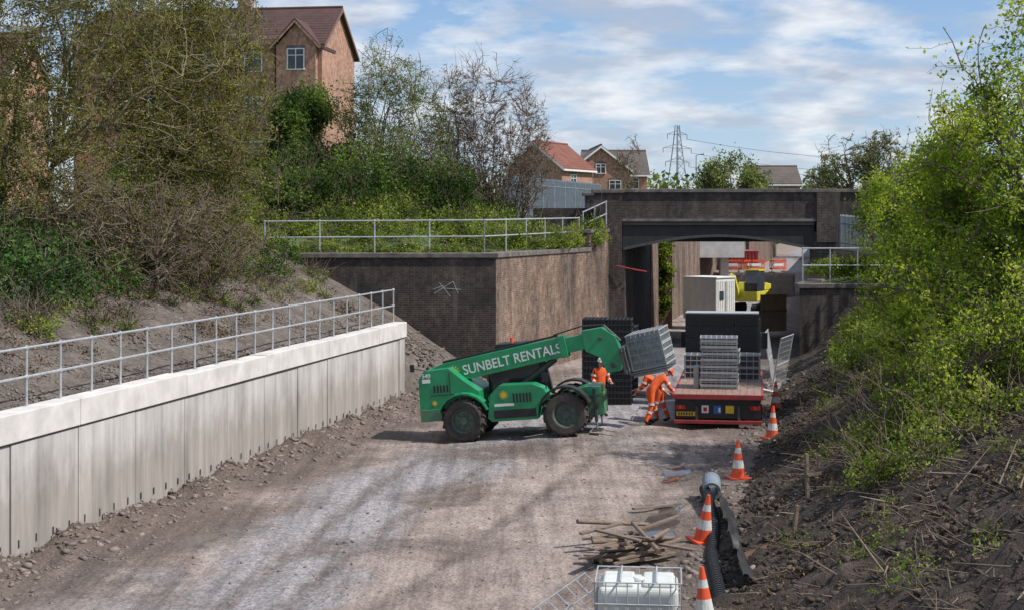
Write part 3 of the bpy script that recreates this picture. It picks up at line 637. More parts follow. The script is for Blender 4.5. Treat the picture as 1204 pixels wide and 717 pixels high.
wins=[(xx,z,1.15,1.25) for xx in (13.2,6.2) for z in (1.8,4.9,8.0,11.1)]+[(9.7,z,1.1,1.25) for z in (1.8,4.9,8,11.1)]
ap=house('brick_apartment_block',(-11.2-20*math.cos(math.radians(-9)),105-20*math.sin(math.radians(-9)),5.9),-9,LA,8.6,12.2,15.1,REDBRICK,ROOFB,wins,[],trim=M('brown_fascia',(.2,.13,.09),(.14,.09,.06),3,.7),chim=11.2)
mb=MB(); x0=15.0;x1=17.8;xm=(x0+x1)/2
mb.poly([(x0,0),(x1,0),(x1,12.1),(xm,13.7),(x0,12.1)],'y',-.5,-.002,REDBRICK); mb.poly([(x0,12.1),(x1,12.1),(xm,13.7)],'y',0.001,3.2,REDBRICK); mb.obj('gable_bay',ap)
mb=MB()
for sgn in (-1,1):
    xa=xm+sgn*1.75; mb.poly([(xa,11.95),(xm+sgn*.001,13.78),(xm+sgn*.001,14.0),(xa,12.15)],'y',-.8,3.4,ROOFB)
    mb.poly([(xa,11.85),(xm+sgn*.001,13.66),(xm+sgn*.001,13.85),(xa,12.05)],'y',-.84,-.802,REDBRICK)
mb.obj('gable_bay_roof',ap)
mb=MB(); window(mb,xm,11.2,1.1,1.35,-.5); window(mb,xm,8.0,1.1,1.35,-.5); window(mb,xm,4.9,1.1,1.35,-.5); mb.obj('bay_windows',ap)
mb=MB(); mb.box(0,x0-.01,-.03,-.002,6.35,6.5,COPE); mb.box(0,x0-.01,-.032,-.003,9.5,9.62,COPE); mb.cyl((x0-.2,-.1,0),(x0-.2,-.1,12),.05,BLACK); mb.obj('string_courses',ap)
house('brick_apartment_block',(-54,100,5.9),0,21,9,9.6,12.6,REDBRICK,ROOFB,[(x,z,1.1,1.25) for x in (2,6,10,14,18) for z in (2,5,8)],trim=WHITE)
house('red_roofed_house',(4.9,150,5.2),62,7,6.0,6.0,8.4,REDBRICK,ROOFR,[(2.5,4.8,1.2,1.1)],[(3.0,5,1.2,1.1)])
house('gabled_brick_house',(12.3,159,5.0),93,11,6.2,6.2,8.6,REDBRICK,ROOFG,[(2.5,5,1.2,1.1)],[(3.1,6.4,.9,.9),(1.6,4.6,1.1,1.1),(4.6,4.6,1.1,1.1)])
house('terraced_house',(8.0,164,5.0),2,6.5,7,6.0,8.4,REDBRICK,ROOFG,[(2,5,1.1,1.1),(5,5,1.1,1.1)])
house('brick_bungalow',(26.9,170,5.2),0,5.0,6,4.9,6.7,REDBRICK,ROOFG,[(2,4,1.1,1)],trim=WHITE)
# pylon
mb=MB(); H=32; 
def pw(z): return 3.2*(1-z/H)**1.2+.5
zs=[0,5,9.5,13.5,17,20,22.5,25,27.5,30,H]
for a,b in zip(zs[:-1],zs[1:]):
    for sx in (-1,1):
        for sy in (-1,1): mb.cyl((sx*pw(a),sy*pw(a),a),(sx*pw(b),sy*pw(b),b),.16,GALVD,n=4)
        mb.cyl((sx*pw(a),-pw(a),a),(-sx*pw(b),-pw(b),b),.10,GALVD,n=4)
for z,wd in ((20,5),(24.5,6),(29,4.2)):
    for s_ in (-1,1):
        mb.cyl((0,0,z+1.3),(s_*wd,0,z),.12,GALVD,n=4); mb.cyl((0,0,z),(s_*wd,0,z),.12,GALVD,n=4); mb.cyl((s_*wd,0,z),(s_*wd,0,z-1.6),.12,GALVD,n=5)
mb.obj('electricity_pylon',loc=(54,500,5.2),rot=(0,0,.6))
mb=MB()
for z,wd in ((18.4,5),(22.9,6),(27.4,4.2)):
    pts=[(54+wd*.8+u*160,500-u*60,5.2+z-9*4*u*(1-u)+u*2) for u in np.linspace(0,1,14)]; mb.tube(pts,.07,DGREY,n=4)
mb.obj('power_lines')
mb=MB(); mb.cyl((0,0,0),(0,0,6.6),.07,GALVD,.04); mb.cyl((0,0,6.6),(.4,0,6.7),.03,GALVD); mb.box(.35,.7,-.1,.1,6.65,6.73,DGREY); mb.obj('street_lamp',loc=(16.6,138,5.3))
# ------------------------------------------------------------------ crates
def crate(mb,x0,x1,y0,y1,z0,z1,mat,inner=BLACK,cell=.2,X=None):
    t=.022
    mb.box(x0+.05,x1-.05,y0+.05,y1-.05,z0+.02,z1-.03,inner,X)
    nx=max(2,round((x1-x0)/cell)); ny=max(2,round((y1-y0)/cell))
    for i in range(nx+1):
        x=x0+(x1-x0-t)*i/nx
        mb.box(x,x+t,y0,y0+.05,z0,z1,mat,X); mb.box(x,x+t,y1-.05,y1,z0,z1,mat,X); mb.box(x,x+t,y0+.051,y1-.051,z1-.028,z1-.001,mat,X)
    for j in range(ny+1):
        y=y0+(y1-y0-t)*j/ny
        mb.box(x0,x0+.05,y,y+t,z0,z1-.002,mat,X); mb.box(x1-.05,x1,y,y+t,z0,z1-.002,mat,X); mb.box(x0+.051,x1-.051,y,y+t,z1-.029,z1-.003,mat,X)
    for z in (z0,z0+(z1-z0)*.48,z1-.035):
        mb.box(x0-.006,x1+.006,y0-.006,y0+.02,z+.001,z+.033,mat,X); mb.box(x0-.006,x1+.006,y1-.02,y1+.006,z+.001,z+.033,mat,X); mb.box(x0-.006,x0+.02,y0+.021,y1-.021,z+.001,z+.033,mat,X); mb.box(x1-.02,x1+.006,y0+.021,y1-.021,z+.001,z+.033,mat,X)
# ------------------------------------------------------------------ wheel
def wheel(mb,c,r,w,axis='y',rim=RIM,lugs=18,X=None):
    a=w/2
    mb.lathe([(r*.55,-a*.85),(r*.6,-a),(r*.86,-a),(r*.96,-a*.75),(r*.97,0),(r*.96,a*.75),(r*.86,a),(r*.6,a),(r*.55,a*.85)],RUB,c=c,axis=axis,n=28,X=X)
    mb.lathe([(0,-a*.55),(r*.18,-a*.6),(r*.2,-a*.35),(r*.45,-a*.3),(r*.52,-a*.8),(r*.57,-a*.86),(r*.57,a*.86),(r*.52,a*.8),(r*.45,a*.3),(r*.2,a*.35),(r*.18,a*.6),(0,a*.55)],rim,c=c,axis=axis,n=24,X=X)
    for i in range(lugs*2 if lugs else 0):
        t=2*math.pi*i/(lugs*2); s_=(-1 if i%2 else 1)
        if axis=='y':
            Q=Matrix.Translation(c)@Matrix.Rotation(-t,4,'Y')@Matrix.Translation((r*.965,s_*a*.42,0))@Matrix.Rotation(s_*.5,4,'X')
        else:
            Q=Matrix.Translation(c)@Matrix.Rotation(t,4,'X')@Matrix.Translation((s_*a*.42,r*.965,0))@Matrix.Rotation(s_*.5,4,'Y')@Matrix.Rotation(math.pi/2,4,'Z')
        if X is not None: Q=X@Q
        mb.box(-.03,.035,-a*.5,a*.5,-.028,.028,RUB,Q)
    for i in range(8):
        t=2*math.pi*i/8
        for sd in (-1,1):
            if axis=='y': mb.cyl((c[0]+r*.3*math.cos(t),c[1]+sd*a*.32,c[2]+r*.3*math.sin(t)),(c[0]+r*.3*math.cos(t),c[1]+sd*a*.42,c[2]+r*.3*math.sin(t)),.022,DGREY,n=6,X=X)
# ------------------------------------------------------------------ telehandler (x forward)
yaw=math.radians(-10); ca,sa=math.cos(yaw),math.sin(yaw); ox,oy=.30,42.1
za=floor_z(ox-1.4*ca,oy-1.4*sa-.9); zb=floor_z(ox+1.4*ca,oy+1.4*sa-.9); pitch=math.atan2(zb-za+.03,2.8)
th=empty('telehandler',(ox,oy,(za+zb)/2-.02)); th.rotation_euler=(0,-pitch,yaw)
mb=MB()
for x_,st in ((-1.38,-.14),(1.38,.10)):
    for y_ in (-.94,.94):
        Xw=Matrix.Translation((x_,y_,0))@Matrix.Rotation(st,4,'Z'); wheel(mb,(0,0,.60),.60,.42,X=Xw)
mb.obj('wheels',th,smooth=False)
mb=MB()
mb.box(-2.0,2.0,-.42,.42,.55,.95,DGREY)
for x_ in (-1.38,1.38):
    mb.cyl((x_,-.75,.6),(x_,.75,.6),.14,DGREY); mb.box(x_-.2,x_+.2,-.3,.3,.42,.75,DGREY)
mb.box(1.9,2.35,-.5,.5,.45,1.05,GREEND)
for s_ in (-1,1):
    mb.box(2.10,2.19,s_*.58-.045,s_*.58+.045,.30,1.2,DGREY); mb.box(2.12,2.17,s_*.58-.03,s_*.58+.03,.08,.31,GALVD); mb.box(2.0,2.28,s_*.58-.13,s_*.58+.13,.04,.08,DGREY)
mb.obj('chassis',th,bevel=.015)
mb=MB()
mb.poly([(-2.55,.70),(-2.62,.95),(-2.60,1.75),(-2.45,1.98),(-1.75,2.02),(-1.35,1.65),(-.95,1.35),(-.95,.95),(-2.0,.95),(-2.05,.70)],'y',-.86,.86,GREEN)
mb.box(-2.60,-2.0,-.95,.95,.62,.94,GREEND)
for cx in (-1.38,1.38):
    for ys in ((-1.17,-.70),(.70,1.17)):
        pr=[(cx+math.cos(a)*.74,.62+math.sin(a)*.74) for a in np.linspace(.35,math.pi-.35,9)]; pr+=[(cx+math.cos(a)*.69,.62+math.sin(a)*.69) for a in np.linspace(math.pi-.35,.35,9)]
        mb.poly(pr,'y',ys[0],ys[1],GREEN if cx<0 else BLACK)
mb.poly([(-.72,.62),(-.62,1.25),(-.35,1.48),(.55,1.46),(.85,1.32),(.98,1.10),(.70,.85),(.62,.52),(-.62,.52)],'y',-1.05,-.40,GREEN)
mb.poly([(.9,.95),(1.9,1.25),(2.3,1.22),(2.3,1.02),(.9,.80)],'y',-.55,.55,GREEN)
mb.box(-.55,.60,-1.07,-1.052,.60,.82,BLACK)
for i in range(6): mb.box(.0+i*.09,.05+i*.09,-1.066,-1.051,1.0,1.25,BLACK)
mb.poly([(-.9,.55),(-.9,1.0),(.85,1.0),(.85,.55)],'y',.4,1.05,GREEND)
mb.box(-2.3,-1.6,-.868,-.861,1.30,1.32,BLACK); mb.box(-1.75,-1.73,-.869,-.861,1.33,1.9,BLACK)
for i in range(5): mb.box(-2.2+i*.09,-2.15+i*.09,-.870,-.861,1.38,1.58,BLACK)
mb.obj('bodywork',th,bevel=.03)
mb=MB(); y0,y1=.20,.98
fr=[(-.85,1.0),(-.80,2.15),(-.55,2.40),(.30,2.40),(.62,1.95),(.78,1.0)]
for a,b in zip(fr,fr[1:]+fr[:1]):
    for y in (y0,y1): mb.cyl((a[0],y,a[1]),(b[0],y,b[1]),.045,BLACK,n=6)
mb.poly([(-.62,2.38),(-.58,2.50),(.28,2.50),(.36,2.38)],'y',y0-.06,y1+.06,BLACK)
mb.poly([(x*.985,z) for x,z in fr],'y',y0+.03,y0+.04,GLASS); mb.poly([(x*.985,z) for x,z in fr],'y',y1-.04,y1-.03,GLASS)
mb.box(-.55,-.1,.42,.85,1.1,1.3,BLACK); mb.box(-.65,-.5,.42,.85,1.2,1.85,BLACK)
mb.cyl((-.2,.6,2.5),(-.2,.6,2.64),.05,ORANGEP)
mb.obj('cab',th)
A=Vector((-2.30,-.12,1.78)); Bv=Vector((2.25,-.12,2.48)); dv=(Bv-A); L=dv.length; ba=math.atan2(dv.z,dv.x)
XB=Matrix.Translation(A)@Matrix.Rotation(-ba,4,'Y')
mb=MB(); mb.poly([(-.15,-.18),(.3,-.28),(3.75,-.27),(3.75,.27),(.3,.29),(-.1,.2)],'y',-.21,.21,GREEN,XB)
mb.box(3.6,3.80,-.235,.235,-.30,.30,GREEN,XB)
mb.box(3.75,4.55,-.165,.165,-.20,.21,GREEN,XB)
mb.box(.3,3.6,-.05,.05,.292,.35,BLACK,XB)
mb.poly([(4.3,.30),(4.85,.27),(5.15,-.02),(5.25,-.62),(5.08,-.98),(4.72,-.96),(4.62,-.5),(4.28,-.26)],'y',-.22,.22,GREEN,XB)
mb.cyl(XB@Vector((4.93,-.3,-.78)),XB@Vector((4.93,.3,-.78)),.07,DGREY); mb.cyl(XB@Vector((4.75,-.28,.0)),XB@Vector((4.75,.28,.0)),.05,DGREY)
mb.cyl((-.2,-.1,1.15),(1.1,-.1,2.02),.09,DGREY); mb.cyl((.8,-.1,1.8),(1.25,-.1,2.12),.05,GALV)
for q in (-.1,0,.1): mb.tube([XB@Vector((3.5,q,.36)),XB@Vector((4.3,q,.42)),XB@Vector((4.9,q,.32)),XB@Vector((5.26,q,-.2))],.02,BLACK,n=6)
mb.obj('boom',th,bevel=.02)
mb=MB(); Xc=Matrix.Translation(XB@Vector((5.22,0,-.72)))@Matrix.Rotation(-math.radians(9),4,'Y')
for z in (-.35,.25): mb.box(0,.07,-.65,.65,z,z+.1,DGREY,Xc)
for y in (-.62,-.25,.2,.58): mb.box(.0,.06,y,y+.05,-.35,.35,DGREY,Xc)
for y in (-.45,.32): mb.box(.07,.12,y,y+.13,-.45,.35,DGREY,Xc); mb.poly([(.07,-.45),(1.25,-.45),(1.3,-.43),(.12,-.39),(.07,-.39)],'y',y,y+.13,DGREY,Xc)
mb.obj('fork_carriage',th)
def text(s_,size,mat,parent,mtx,name,bold=.004):
    cu=bpy.data.curves.new(name,'FONT'); cu.body=s_; cu.size=size; cu.extrude=.003; cu.offset=bold; cu.align_x='LEFT'
    to=bpy.data.objects.new(name+'_src',cu); scene.collection.objects.link(to); dg=bpy.context.evaluated_depsgraph_get()
    me=bpy.data.meshes.new_from_object(to.evaluated_get(dg)); bpy.data.objects.remove(to)
    w_=max(v.co.x for v in me.vertices); 
    if name=='boom_lettering': me.transform(Matrix.Diagonal((2.80/w_,1,1,1)))
    me.materials.clear(); me.materials.append(mat); me.transform(mtx); o=bpy.data.objects.new(name,me); scene.collection.objects.link(o); o.parent=parent; return o
text('SUNBELT RENTALS',.37,WHITE,th,XB@Matrix.Translation((.85,-.216,-.135))@Matrix.Rotation(math.pi/2,4,'X'),'boom_lettering',.004)
mb=MB()
def sun(c,r,X):
    mb.cyl(Vector(c),Vector(c)+Vector((0,-.008,0)),r*.55,YEL,n=20,X=X)
    for i in range(12):
        a=2*math.pi*i/12; Q=X@Matrix.Translation(c)@Matrix.Rotation(-a,4,'Y'); mb.poly([(r*.62,-r*.12),(r,0),(r*.62,r*.12)],'y',-.008,0,YEL,Q)
sun((.60,-.216,.0),.19,XB); sun((-.25,-1.052,1.22),.13,Matrix.Identity(4)); sun((-2.2,-.865,1.1),.08,Matrix.Identity(4))
mb.box(-2.5,-2.28,-.875,-.861,1.66,1.76,WHITE); mb.box(1.35,1.55,-.56,-.552,1.08,1.16,YEL); mb.box(-.52,.02,-1.06,-1.052,.92,.99,WHITE)
mb.obj('decals',th)
text('540',.16,WHITE,th,Matrix.Translation((-2.5,-.866,1.80))@Matrix.Rotation(math.pi/2,4,'X'),'fleet_number',.002)
mb=MB(); mb.cyl((-2.3,-.7,1.95),(-2.72,-.95,2.1),.015,BLACK); mb.box(-2.78,-2.66,-1.0,-.96,2.0,2.2,BLACK); mb.cyl((.9,-.9,1.3),(.95,-1.15,1.6),.015,BLACK); mb.box(.85,1.02,-1.2,-1.13,1.5,1.75,BLACK)
for y in (-.7,.6): mb.box(-2.64,-2.60,y,y+.16,1.15,1.3,REDL)
mb.obj('mirrors_and_lamps',th)
mb=MB()
for k in range(3): crate(mb,-.5,.5,-.55,.55,-.6+.4*k,-.21+.4*k,CRATE,CRATE,.14)
mb.obj('crate_pallet_load',loc=(3.92,43.2,2.36),rot=(math.radians(4),math.radians(-13),math.radians(-20)))
mb=MB()
for i in range(2):
    for k in range(7): crate(mb,i*.82,i*.82+.8,0,1.2,.4*k,.4*k+.39,CRATEB,BLACK,.13)
mb.obj('black_crate_stack',loc=(2.3,50.3,0.0),rot=(0,0,-.12))
mb=MB()
for k in range(6): crate(mb,0,.8,0,1.2,.4*k,.4*k+.39,CRATEB,BLACK,.13)
mb.obj('black_crate_stack',loc=(3.4,52.6,0.0),rot=(0,0,-.2))
# ------------------------------------------------------------------ flatbed lorry (y forward)
lo=empty('flatbed_lorry',(5.9,43.9,0),(0,0,math.radians(-9)))
mb=MB()
for i in range(12):
    x=-1.24+i*.207; mb.box(x,x+.2,.03,7.3,.99,1.04,WOODB)
mb.obj('deck',lo)
mb=MB()
for s_ in (-1,1): mb.box(s_*1.27-.03,s_*1.27+.03,0,7.3,.90,1.05,RED); mb.box(s_*.42-.05,s_*.42+.05,.1,9.3,.62,.86,DGREY)
mb.box(-1.3,1.3,-.05,.02,.90,1.04,RED); mb.box(-1.24,1.24,.03,7.3,.86,.985,DGREY)
mb.box(-1.25,1.25,-.06,.06,.20,.30,RED)
mb.box(-1.22,1.22,.06,.14,.34,.86,BLACK)
for s_ in (-1,1): mb.box(s_*.6-.04,s_*.6+.04,-.0,.3,.2,.7,DGREY)
mb.box(-.8,.8,.14,.3,.3,.75,BLACK)
mb.obj('frame',lo,bevel=.01)
mb=MB()
mb.box(-1.18,-.62,.04,.058,.41,.53,YEL); 
for i in range(6): mb.box(-1.13+i*.075,-1.09+i*.075,.030,.039,.43,.51,BLACK)
for s_ in (-1,1):
    a,b=sorted((s_*1.2,s_*.92)); mb.box(a,b,.03,.058,.60,.72,REDL); mb.box(a+.1,b-.11,.022,.029,.61,.71,ORANGEP)
mb.box(-.46,-.26,.04,.058,.50,.72,WHITE); mb.box(-.12,.10,.04,.058,.48,.72,BLUE); mb.box(.22,.46,.04,.058,.50,.72,YEL)
mb.box(.02,.08,.03,.039,.53,.66,WHITE); mb.box(-.41,-.31,.03,.039,.55,.66,REDL)
for s_ in (-1,1): mb.box(s_*1.0-.26,s_*1.0+.26,.7,.75,.15,.7,BLACK)
mb.obj('rear_lights_and_plates',lo)
mb=MB()
for y in (1.6,2.9,8.5):
    for s_ in (-1,1):
        wheel(mb,(s_*1.08,y,.48),.48,.28,'x',DGREY,0)
        if y<8: wheel(mb,(s_*.78,y,.48),.48,.28,'x',DGREY,0)
    mb.cyl((-1,y,.48),(1,y,.48),.09,DGREY)
mb.obj('wheels',lo)
CABM=M('dark_cab_paint',(.06,.07,.09),(.04,.045,.06),3,.4)
mb=MB(); mb.poly([(7.7,.55),(9.75,.55),(9.8,1.4),(9.55,2.75),(9.2,2.9),(7.7,2.85)],'x',-1.15,1.15,CABM)
mb.box(-1.0,1.0,9.60,9.78,1.55,2.4,GLASS); 
for s_ in (-1,1): mb.box(s_*1.16-.008,s_*1.16+.008,8.3,9.3,1.6,2.35,GLASS); mb.box(s_*1.4-.09,s_*1.4+.09,9.4,9.5,1.6,2.15,BLACK); mb.cyl((s_*1.15,9.4,2.1),(s_*1.4,9.45,2.1),.02,BLACK)
mb.obj('cab',lo,bevel=.06)
mb=MB()
for i in range(5): mb.box(-1.2+i*.6-.02,-1.2+i*.6+.02,7.35,7.4,1.06,2.7,DGREY)
for z in (1.1,1.9,2.68): mb.box(-1.22,1.22,7.351,7.399,z,z+.05,DGREY)
mb.obj('headboard',lo)
mb=MB()
for i in range(3):
    for k in range(5):
        xa=-1.19+i*.795; mb.box(xa,xa+.788,0,1.1,.39*k,.39*k+.383,CRATEB)
        for j in range(11): mb.box(xa+.03+j*.068,xa+.05+j*.068,-.012,-.001,.39*k+.02,.39*k+.365,BLACK)
mb.box(-1.19,1.18,.0,1.1,1.945,1.975,CRATE)
o=mb.obj('black_crate_load',lo,loc=(0,6.0,1.045))
mb=MB()
for k in range(4): crate(mb,-.55,.55,0,1.1,.38*k,.38*k+.375,CRATE,DGREY,.16,Matrix.Rotation(.04*((k%2)-.5),4,'Z')@Matrix.Translation((.02*(k%3),0,0)))
for k in range(4): mb.box(-.54,.55,-.035,-.022,.38*k+.06,.38*k+.14,CRATE); mb.box(-.54,.55,-.035,-.022,.38*k+.24,.38*k+.31,CRATE)
mb.box(-.75,-.60,.1,1.0,.0,.62,CRATE); o=mb.obj('grey_crate_load',lo,loc=(.0,1.4,1.045))
mb=MB()
for k in range(2): crate(mb,-.42,.42,0,1.0,.4*k,.4*k+.39,CRATE,DGREY,.2)
mb.obj('grey_crate_load',lo,loc=(.80,4.0,1.045))
mb=MB()
for k in range(2): crate(mb,-.3,.3,0,.9,.38*k,.38*k+.37,CRATE,DGREY,.2)
mb.obj('grey_crate_load',lo,loc=(-.85,4.3,1.045))
# ------------------------------------------------------------------ people
def person(name,loc,rotz,pose='bend',hat=WHITE,scale=1.0,top=ORANGE,legs=ORANGE):
    if pose=='bend':
        J=dict(pel=(0,0,.93),sp=(.13,0,1.08),ch=(.30,0,1.22),nk=(.43,0,1.34),hd=(.52,0,1.40),
         sl=(.37,.20,1.27),el=(.47,.27,1.0),wl=(.66,.20,.83),sr=(.37,-.20,1.27),er=(.50,-.26,1.02),wr=(.72,-.16,.90),
         hl=(0,.10,.90),kl=(.14,.13,.50),al=(.05,.14,.09),tl=(.24,.15,.045),hr=(0,-.10,.90),kr=(-.04,-.13,.50),ar=(-.22,-.14,.09),tr=(-.03,-.16,.045)); ht=.9
    else:
        J=dict(pel=(0,0,.95),sp=(.01,0,1.12),ch=(.02,0,1.30),nk=(.03,0,1.47),hd=(.05,0,1.56),
         sl=(.02,.20,1.41),el=(.06,.27,1.13),wl=(.28,.22,1.05),sr=(.02,-.20,1.41),er=(.0,-.27,1.13),wr=(.20,-.25,1.0),
         hl=(0,.10,.92),kl=(.05,.12,.50),al=(.0,.13,.09),tl=(.19,.15,.045),hr=(0,-.10,.92),kr=(.0,-.12,.50),ar=(-.08,-.13,.09),tr=(.11,-.15,.045)); ht=.15
    R=dict(pel=.155,sp=.145,ch=.165,nk=.065,hd=.06,sl=.085,el=.058,wl=.042,hl=.10,kl=.075,al=.058,tl=.05)
    for k in ('s','e','w','h','k','a','t'): R[k+'r']=R[k+'l']
    E=[('pel','sp'),('sp','ch'),('ch','nk'),('nk','hd'),('ch','sl'),('sl','el'),('el','wl'),('ch','sr'),('sr','er'),('er','wr'),('pel','hl'),('hl','kl'),('kl','al'),('al','tl'),('pel','hr'),('hr','kr'),('kr','ar'),('ar','tr')]
    par=empty(name,loc,(0,0,rotz)); par.scale=(scale,)*3
    keys=list(J); me=bpy.data.meshes.new('b'); me.from_pydata([J[k] for k in keys],[(keys.index(a),keys.index(b)) for a,b in E],[])
    o=bpy.data.objects.new('b',me); scene.collection.objects.link(o); o.modifiers.new('Skin','SKIN')
    sv=me.skin_vertices[0].data
    for i,k in enumerate(keys): sv[i].radius=(R[k],R[k]*(.8 if k in('ch','sp') else 1)); sv[i].use_root=(k=='pel')
    ss=o.modifiers.new('S','SUBSURF'); ss.levels=2; ss.render_levels=2
    dg=bpy.context.evaluated_depsgraph_get(); bm=bpy.data.meshes.new_from_object(o.evaluated_get(dg)); bpy.data.objects.remove(o)
    bm.materials.clear()
    for m in (legs,top,BOOT,SKIN): bm.materials.append(m)
    wls=[Vector(J['wl']),Vector(J['wr'])]; nk=Vector(J['nk']); hd=Vector(J['hd']); 
    for p in bm.polygons:
        c=p.center; p.use_smooth=True
        if c.z<.13: p.material_index=2
        elif (c-hd).length<.085: p.material_index=3
        elif min((c-q).length for q in wls)<.04: p.material_index=3
        elif c.z>.98 or c.x>.3: p.material_index=1
        else: p.material_index=0
    b=bpy.data.objects.new('body',bm); scene.collection.objects.link(b); b.parent=par
    up=(hd-nk).normalized() if pose=='bend' else Vector((0.05,0,1)); 
    hm=Matrix.Translation(hd+up*.075)@Matrix.Rotation(ht,4,'Y')
    mb=MB(); mb.lathe([(0,-.13),(.045,-.12),(.068,-.07),(.078,0),(.078,.04),(.06,.09),(.03,.115),(0,.12)],SKIN,n=16,X=hm@Matrix.Diagonal((1.12,.95,1,1)))
    mb.poly([(.075,.015),(.112,-.03),(.075,-.038)],'y',-.013,.013,SKIN,hm)
    for s_ in (-1,1):
        mb.box(.076,.086,s_*.032-.012,s_*.032+.012,.01,.022,HAIR,hm); mb.lathe([(0,-.008),(.026,0),(0,.008)],SKIN,c=(0,s_*.078,-.005),axis='y',n=8,X=hm)
    mb.box(.07,.083,-.022,.022,-.068,-.060,M('lips',(.35,.12,.1),None,5,.6) if 'lips' not in bpy.data.materials else bpy.data.materials['lips'],hm)
    mb.lathe([(.079,.0),(.083,.04),(.065,.095),(0,.124)],HAIR,n=16,X=hm@Matrix.Translation((-.012,0,0)))
    mb.lathe([(.118,.045),(.108,.05),(.104,.09),(.085,.14),(.045,.165),(0,.172)],hat,n=18,X=hm@Matrix.Diagonal((1.15,1,1,1)))
    mb.poly([(.10,-.08),(.17,-.05),(.18,0),(.17,.05),(.10,.08)],'z',.044,.056,hat,hm)
    mb.obj('head_and_helmet',par,smooth=True)
    mb=MB()
    def band(a,bb,u,r):
        a=Vector(J[a]);bb=Vector(J[bb]);p=a.lerp(bb,u);dd=(bb-a).normalized(); mb.cyl(p-dd*.028,p+dd*.028,r,SILV,n=14)
    for s_ in 'lr':
        band('k'+s_,'a'+s_,.35,.080); band('h'+s_,'k'+s_,.8,.092); band('e'+s_,'w'+s_,.4,.062); band('s'+s_,'e'+s_,.5,.082)
    mb.obj('reflective_bands',par)
    mb=MB()
    for s_ in 'lr':
        w_=Vector(J['w'+s_]); e_=Vector(J['e'+s_]); d_=(w_-e_).normalized(); sd=1 if s_=='l' else -1
        lat=Vector((0,1,0)); nrm=d_.cross(lat).normalized(); mb.cyl(w_-d_*.01,w_+d_*.05,.028,SKIN,.04,n=8); mb.cyl(w_+d_*.05,w_+d_*.095,.04,SKIN,.034,n=8)
        for i,ln_ in enumerate((.065,.078,.072,.055)):
            o_=w_+d_*.09+lat*(-.03+.02*i); m_=o_+d_*ln_*.55+nrm*.008; mb.cyl(o_,m_,.0095,SKIN,.009,n=6); mb.cyl(m_,m_+d_*ln_*.3+nrm*ln_*.4,.009,SKIN,.007,n=6)
        o_=w_+d_*.04-lat*sd*.03; m_=o_+d_*.035-lat*sd*.03; mb.cyl(o_,m_,.013,SKIN,.011,n=6); mb.cyl(m_,m_+d_*.035+nrm*.01,.011,SKIN,.008,n=6)
    mb.obj('hands',par,smooth=True)
    return par
person('construction_worker',(4.02,44.6,floor_z(4.02,44.6)),math.radians(25),'bend',ORANGEP,1.04)
person('construction_worker',(4.42,45.6,floor_z(4.4,45.6)),math.radians(160),'bend',WHITE,1.04)
person('construction_worker',(2.68,46.6,floor_z(2.68,46.6)),math.radians(-60),'stand',WHITE,1.0)
person('construction_worker',(16.6,100,0),math.radians(-60),'stand',WHITE)
person('construction_worker',(18.4,118,0.9),math.radians(-100),'stand',WHITE)
# ------------------------------------------------------------------ cones
def cone(loc,tilt=0,h=.9):
    mb=MB(); mb.box(-.24,.24,-.24,.24,0,.05,ORANGEP)
    def rr(z): return .185-(.155)*(z/h)
    for a,b,m in ((.05,.26,ORANGEP),(.26,.44,SILV),(.44,.60,ORANGEP),(.60,.72,SILV),(.72,h,ORANGEP)): mb.cyl((0,0,a*h/.9),(0,0,b*h/.9),rr(a),m,rr(b),n=18)
    mb.obj('traffic_cone',loc=loc,rot=(tilt,tilt*.6,random.uniform(0,1.5)))
for x,y,tl in ((5.23,35.4,0),(7.0,41.2,.03),(8.27,48,0),(2.83,22.4,-.05),(3.55,28.5,.12),(9.0,57,0)): cone((x,y,zt(x,y)),tl)
# ------------------------------------------------------------------ foreground IBC
def ibc(loc,rot):
    p=empty('intermediate_bulk_container',loc,(0,0,rot)); mb=MB(); mb.box(-.56,.56,-.46,.46,.16,.92,WPLA); 
    o=mb.obj('tank',p,bevel=.08); o.modifiers['Bevel'].segments=4; 
    mb=MB(); mb.box(-.5,-.06,-.4,.4,.90,.965,WPLA); mb.box(.06,.5,-.4,.4,.90,.965,WPLA); mb.cyl((0,0,.9),(0,0,.98),.09,WPLA,n=18); mb.obj('tank_top',p,bevel=.03)
    mb=MB()
    for i in range(9):
        x=-.6+i*.15
        for y in (-.5,.5): mb.cyl((x,y,.12),(x,y,1.0),.009,GALV,n=6)
    for j in range(7):
        y=-.5+j/6
        for x in (-.6,.6): mb.cyl((x,y,.12),(x,y,1.0),.009,GALV,n=6)
    for z in (.13,.4,.7,1.0):
        for y in (-.5,.5): mb.cyl((-.6,y,z),(.6,y,z),.012,GALV,n=6)
        for x in (-.6,.6): mb.cyl((x,-.5,z),(x,.5,z),.012,GALV,n=6)
    for x in (-.25,.25): mb.cyl((x,-.5,1.012),(x,.5,1.012),.016,GALV,n=6)
    mb.obj('cage',p)
    mb=MB()
    for x in (-.5,0,.5): mb.box(x-.06,x+.06,-.5,.5,.0,.11,WOOD)
    for y in (-.42,0,.42): mb.box(-.6,.6,y-.06,y+.06,.111,.13,WOOD)
    mb.obj('pallet',p)
ibc((1.80,21.75,-.02),-.10)
mb=MB()
for i in range(8): mb.cyl((-.6+i*.17,-.5,0),(-.6+i*.17,.5,0),.009,GALV,n=6)
for j in range(4): mb.cyl((-.6,-.5+j*.33,.01),(.6,-.5+j*.33,.01),.011,GALV,n=6)
mb.obj('loose_cage_panel',loc=(.85,21.6,.42),rot=(.5,-.5,.4))
mb=MB()
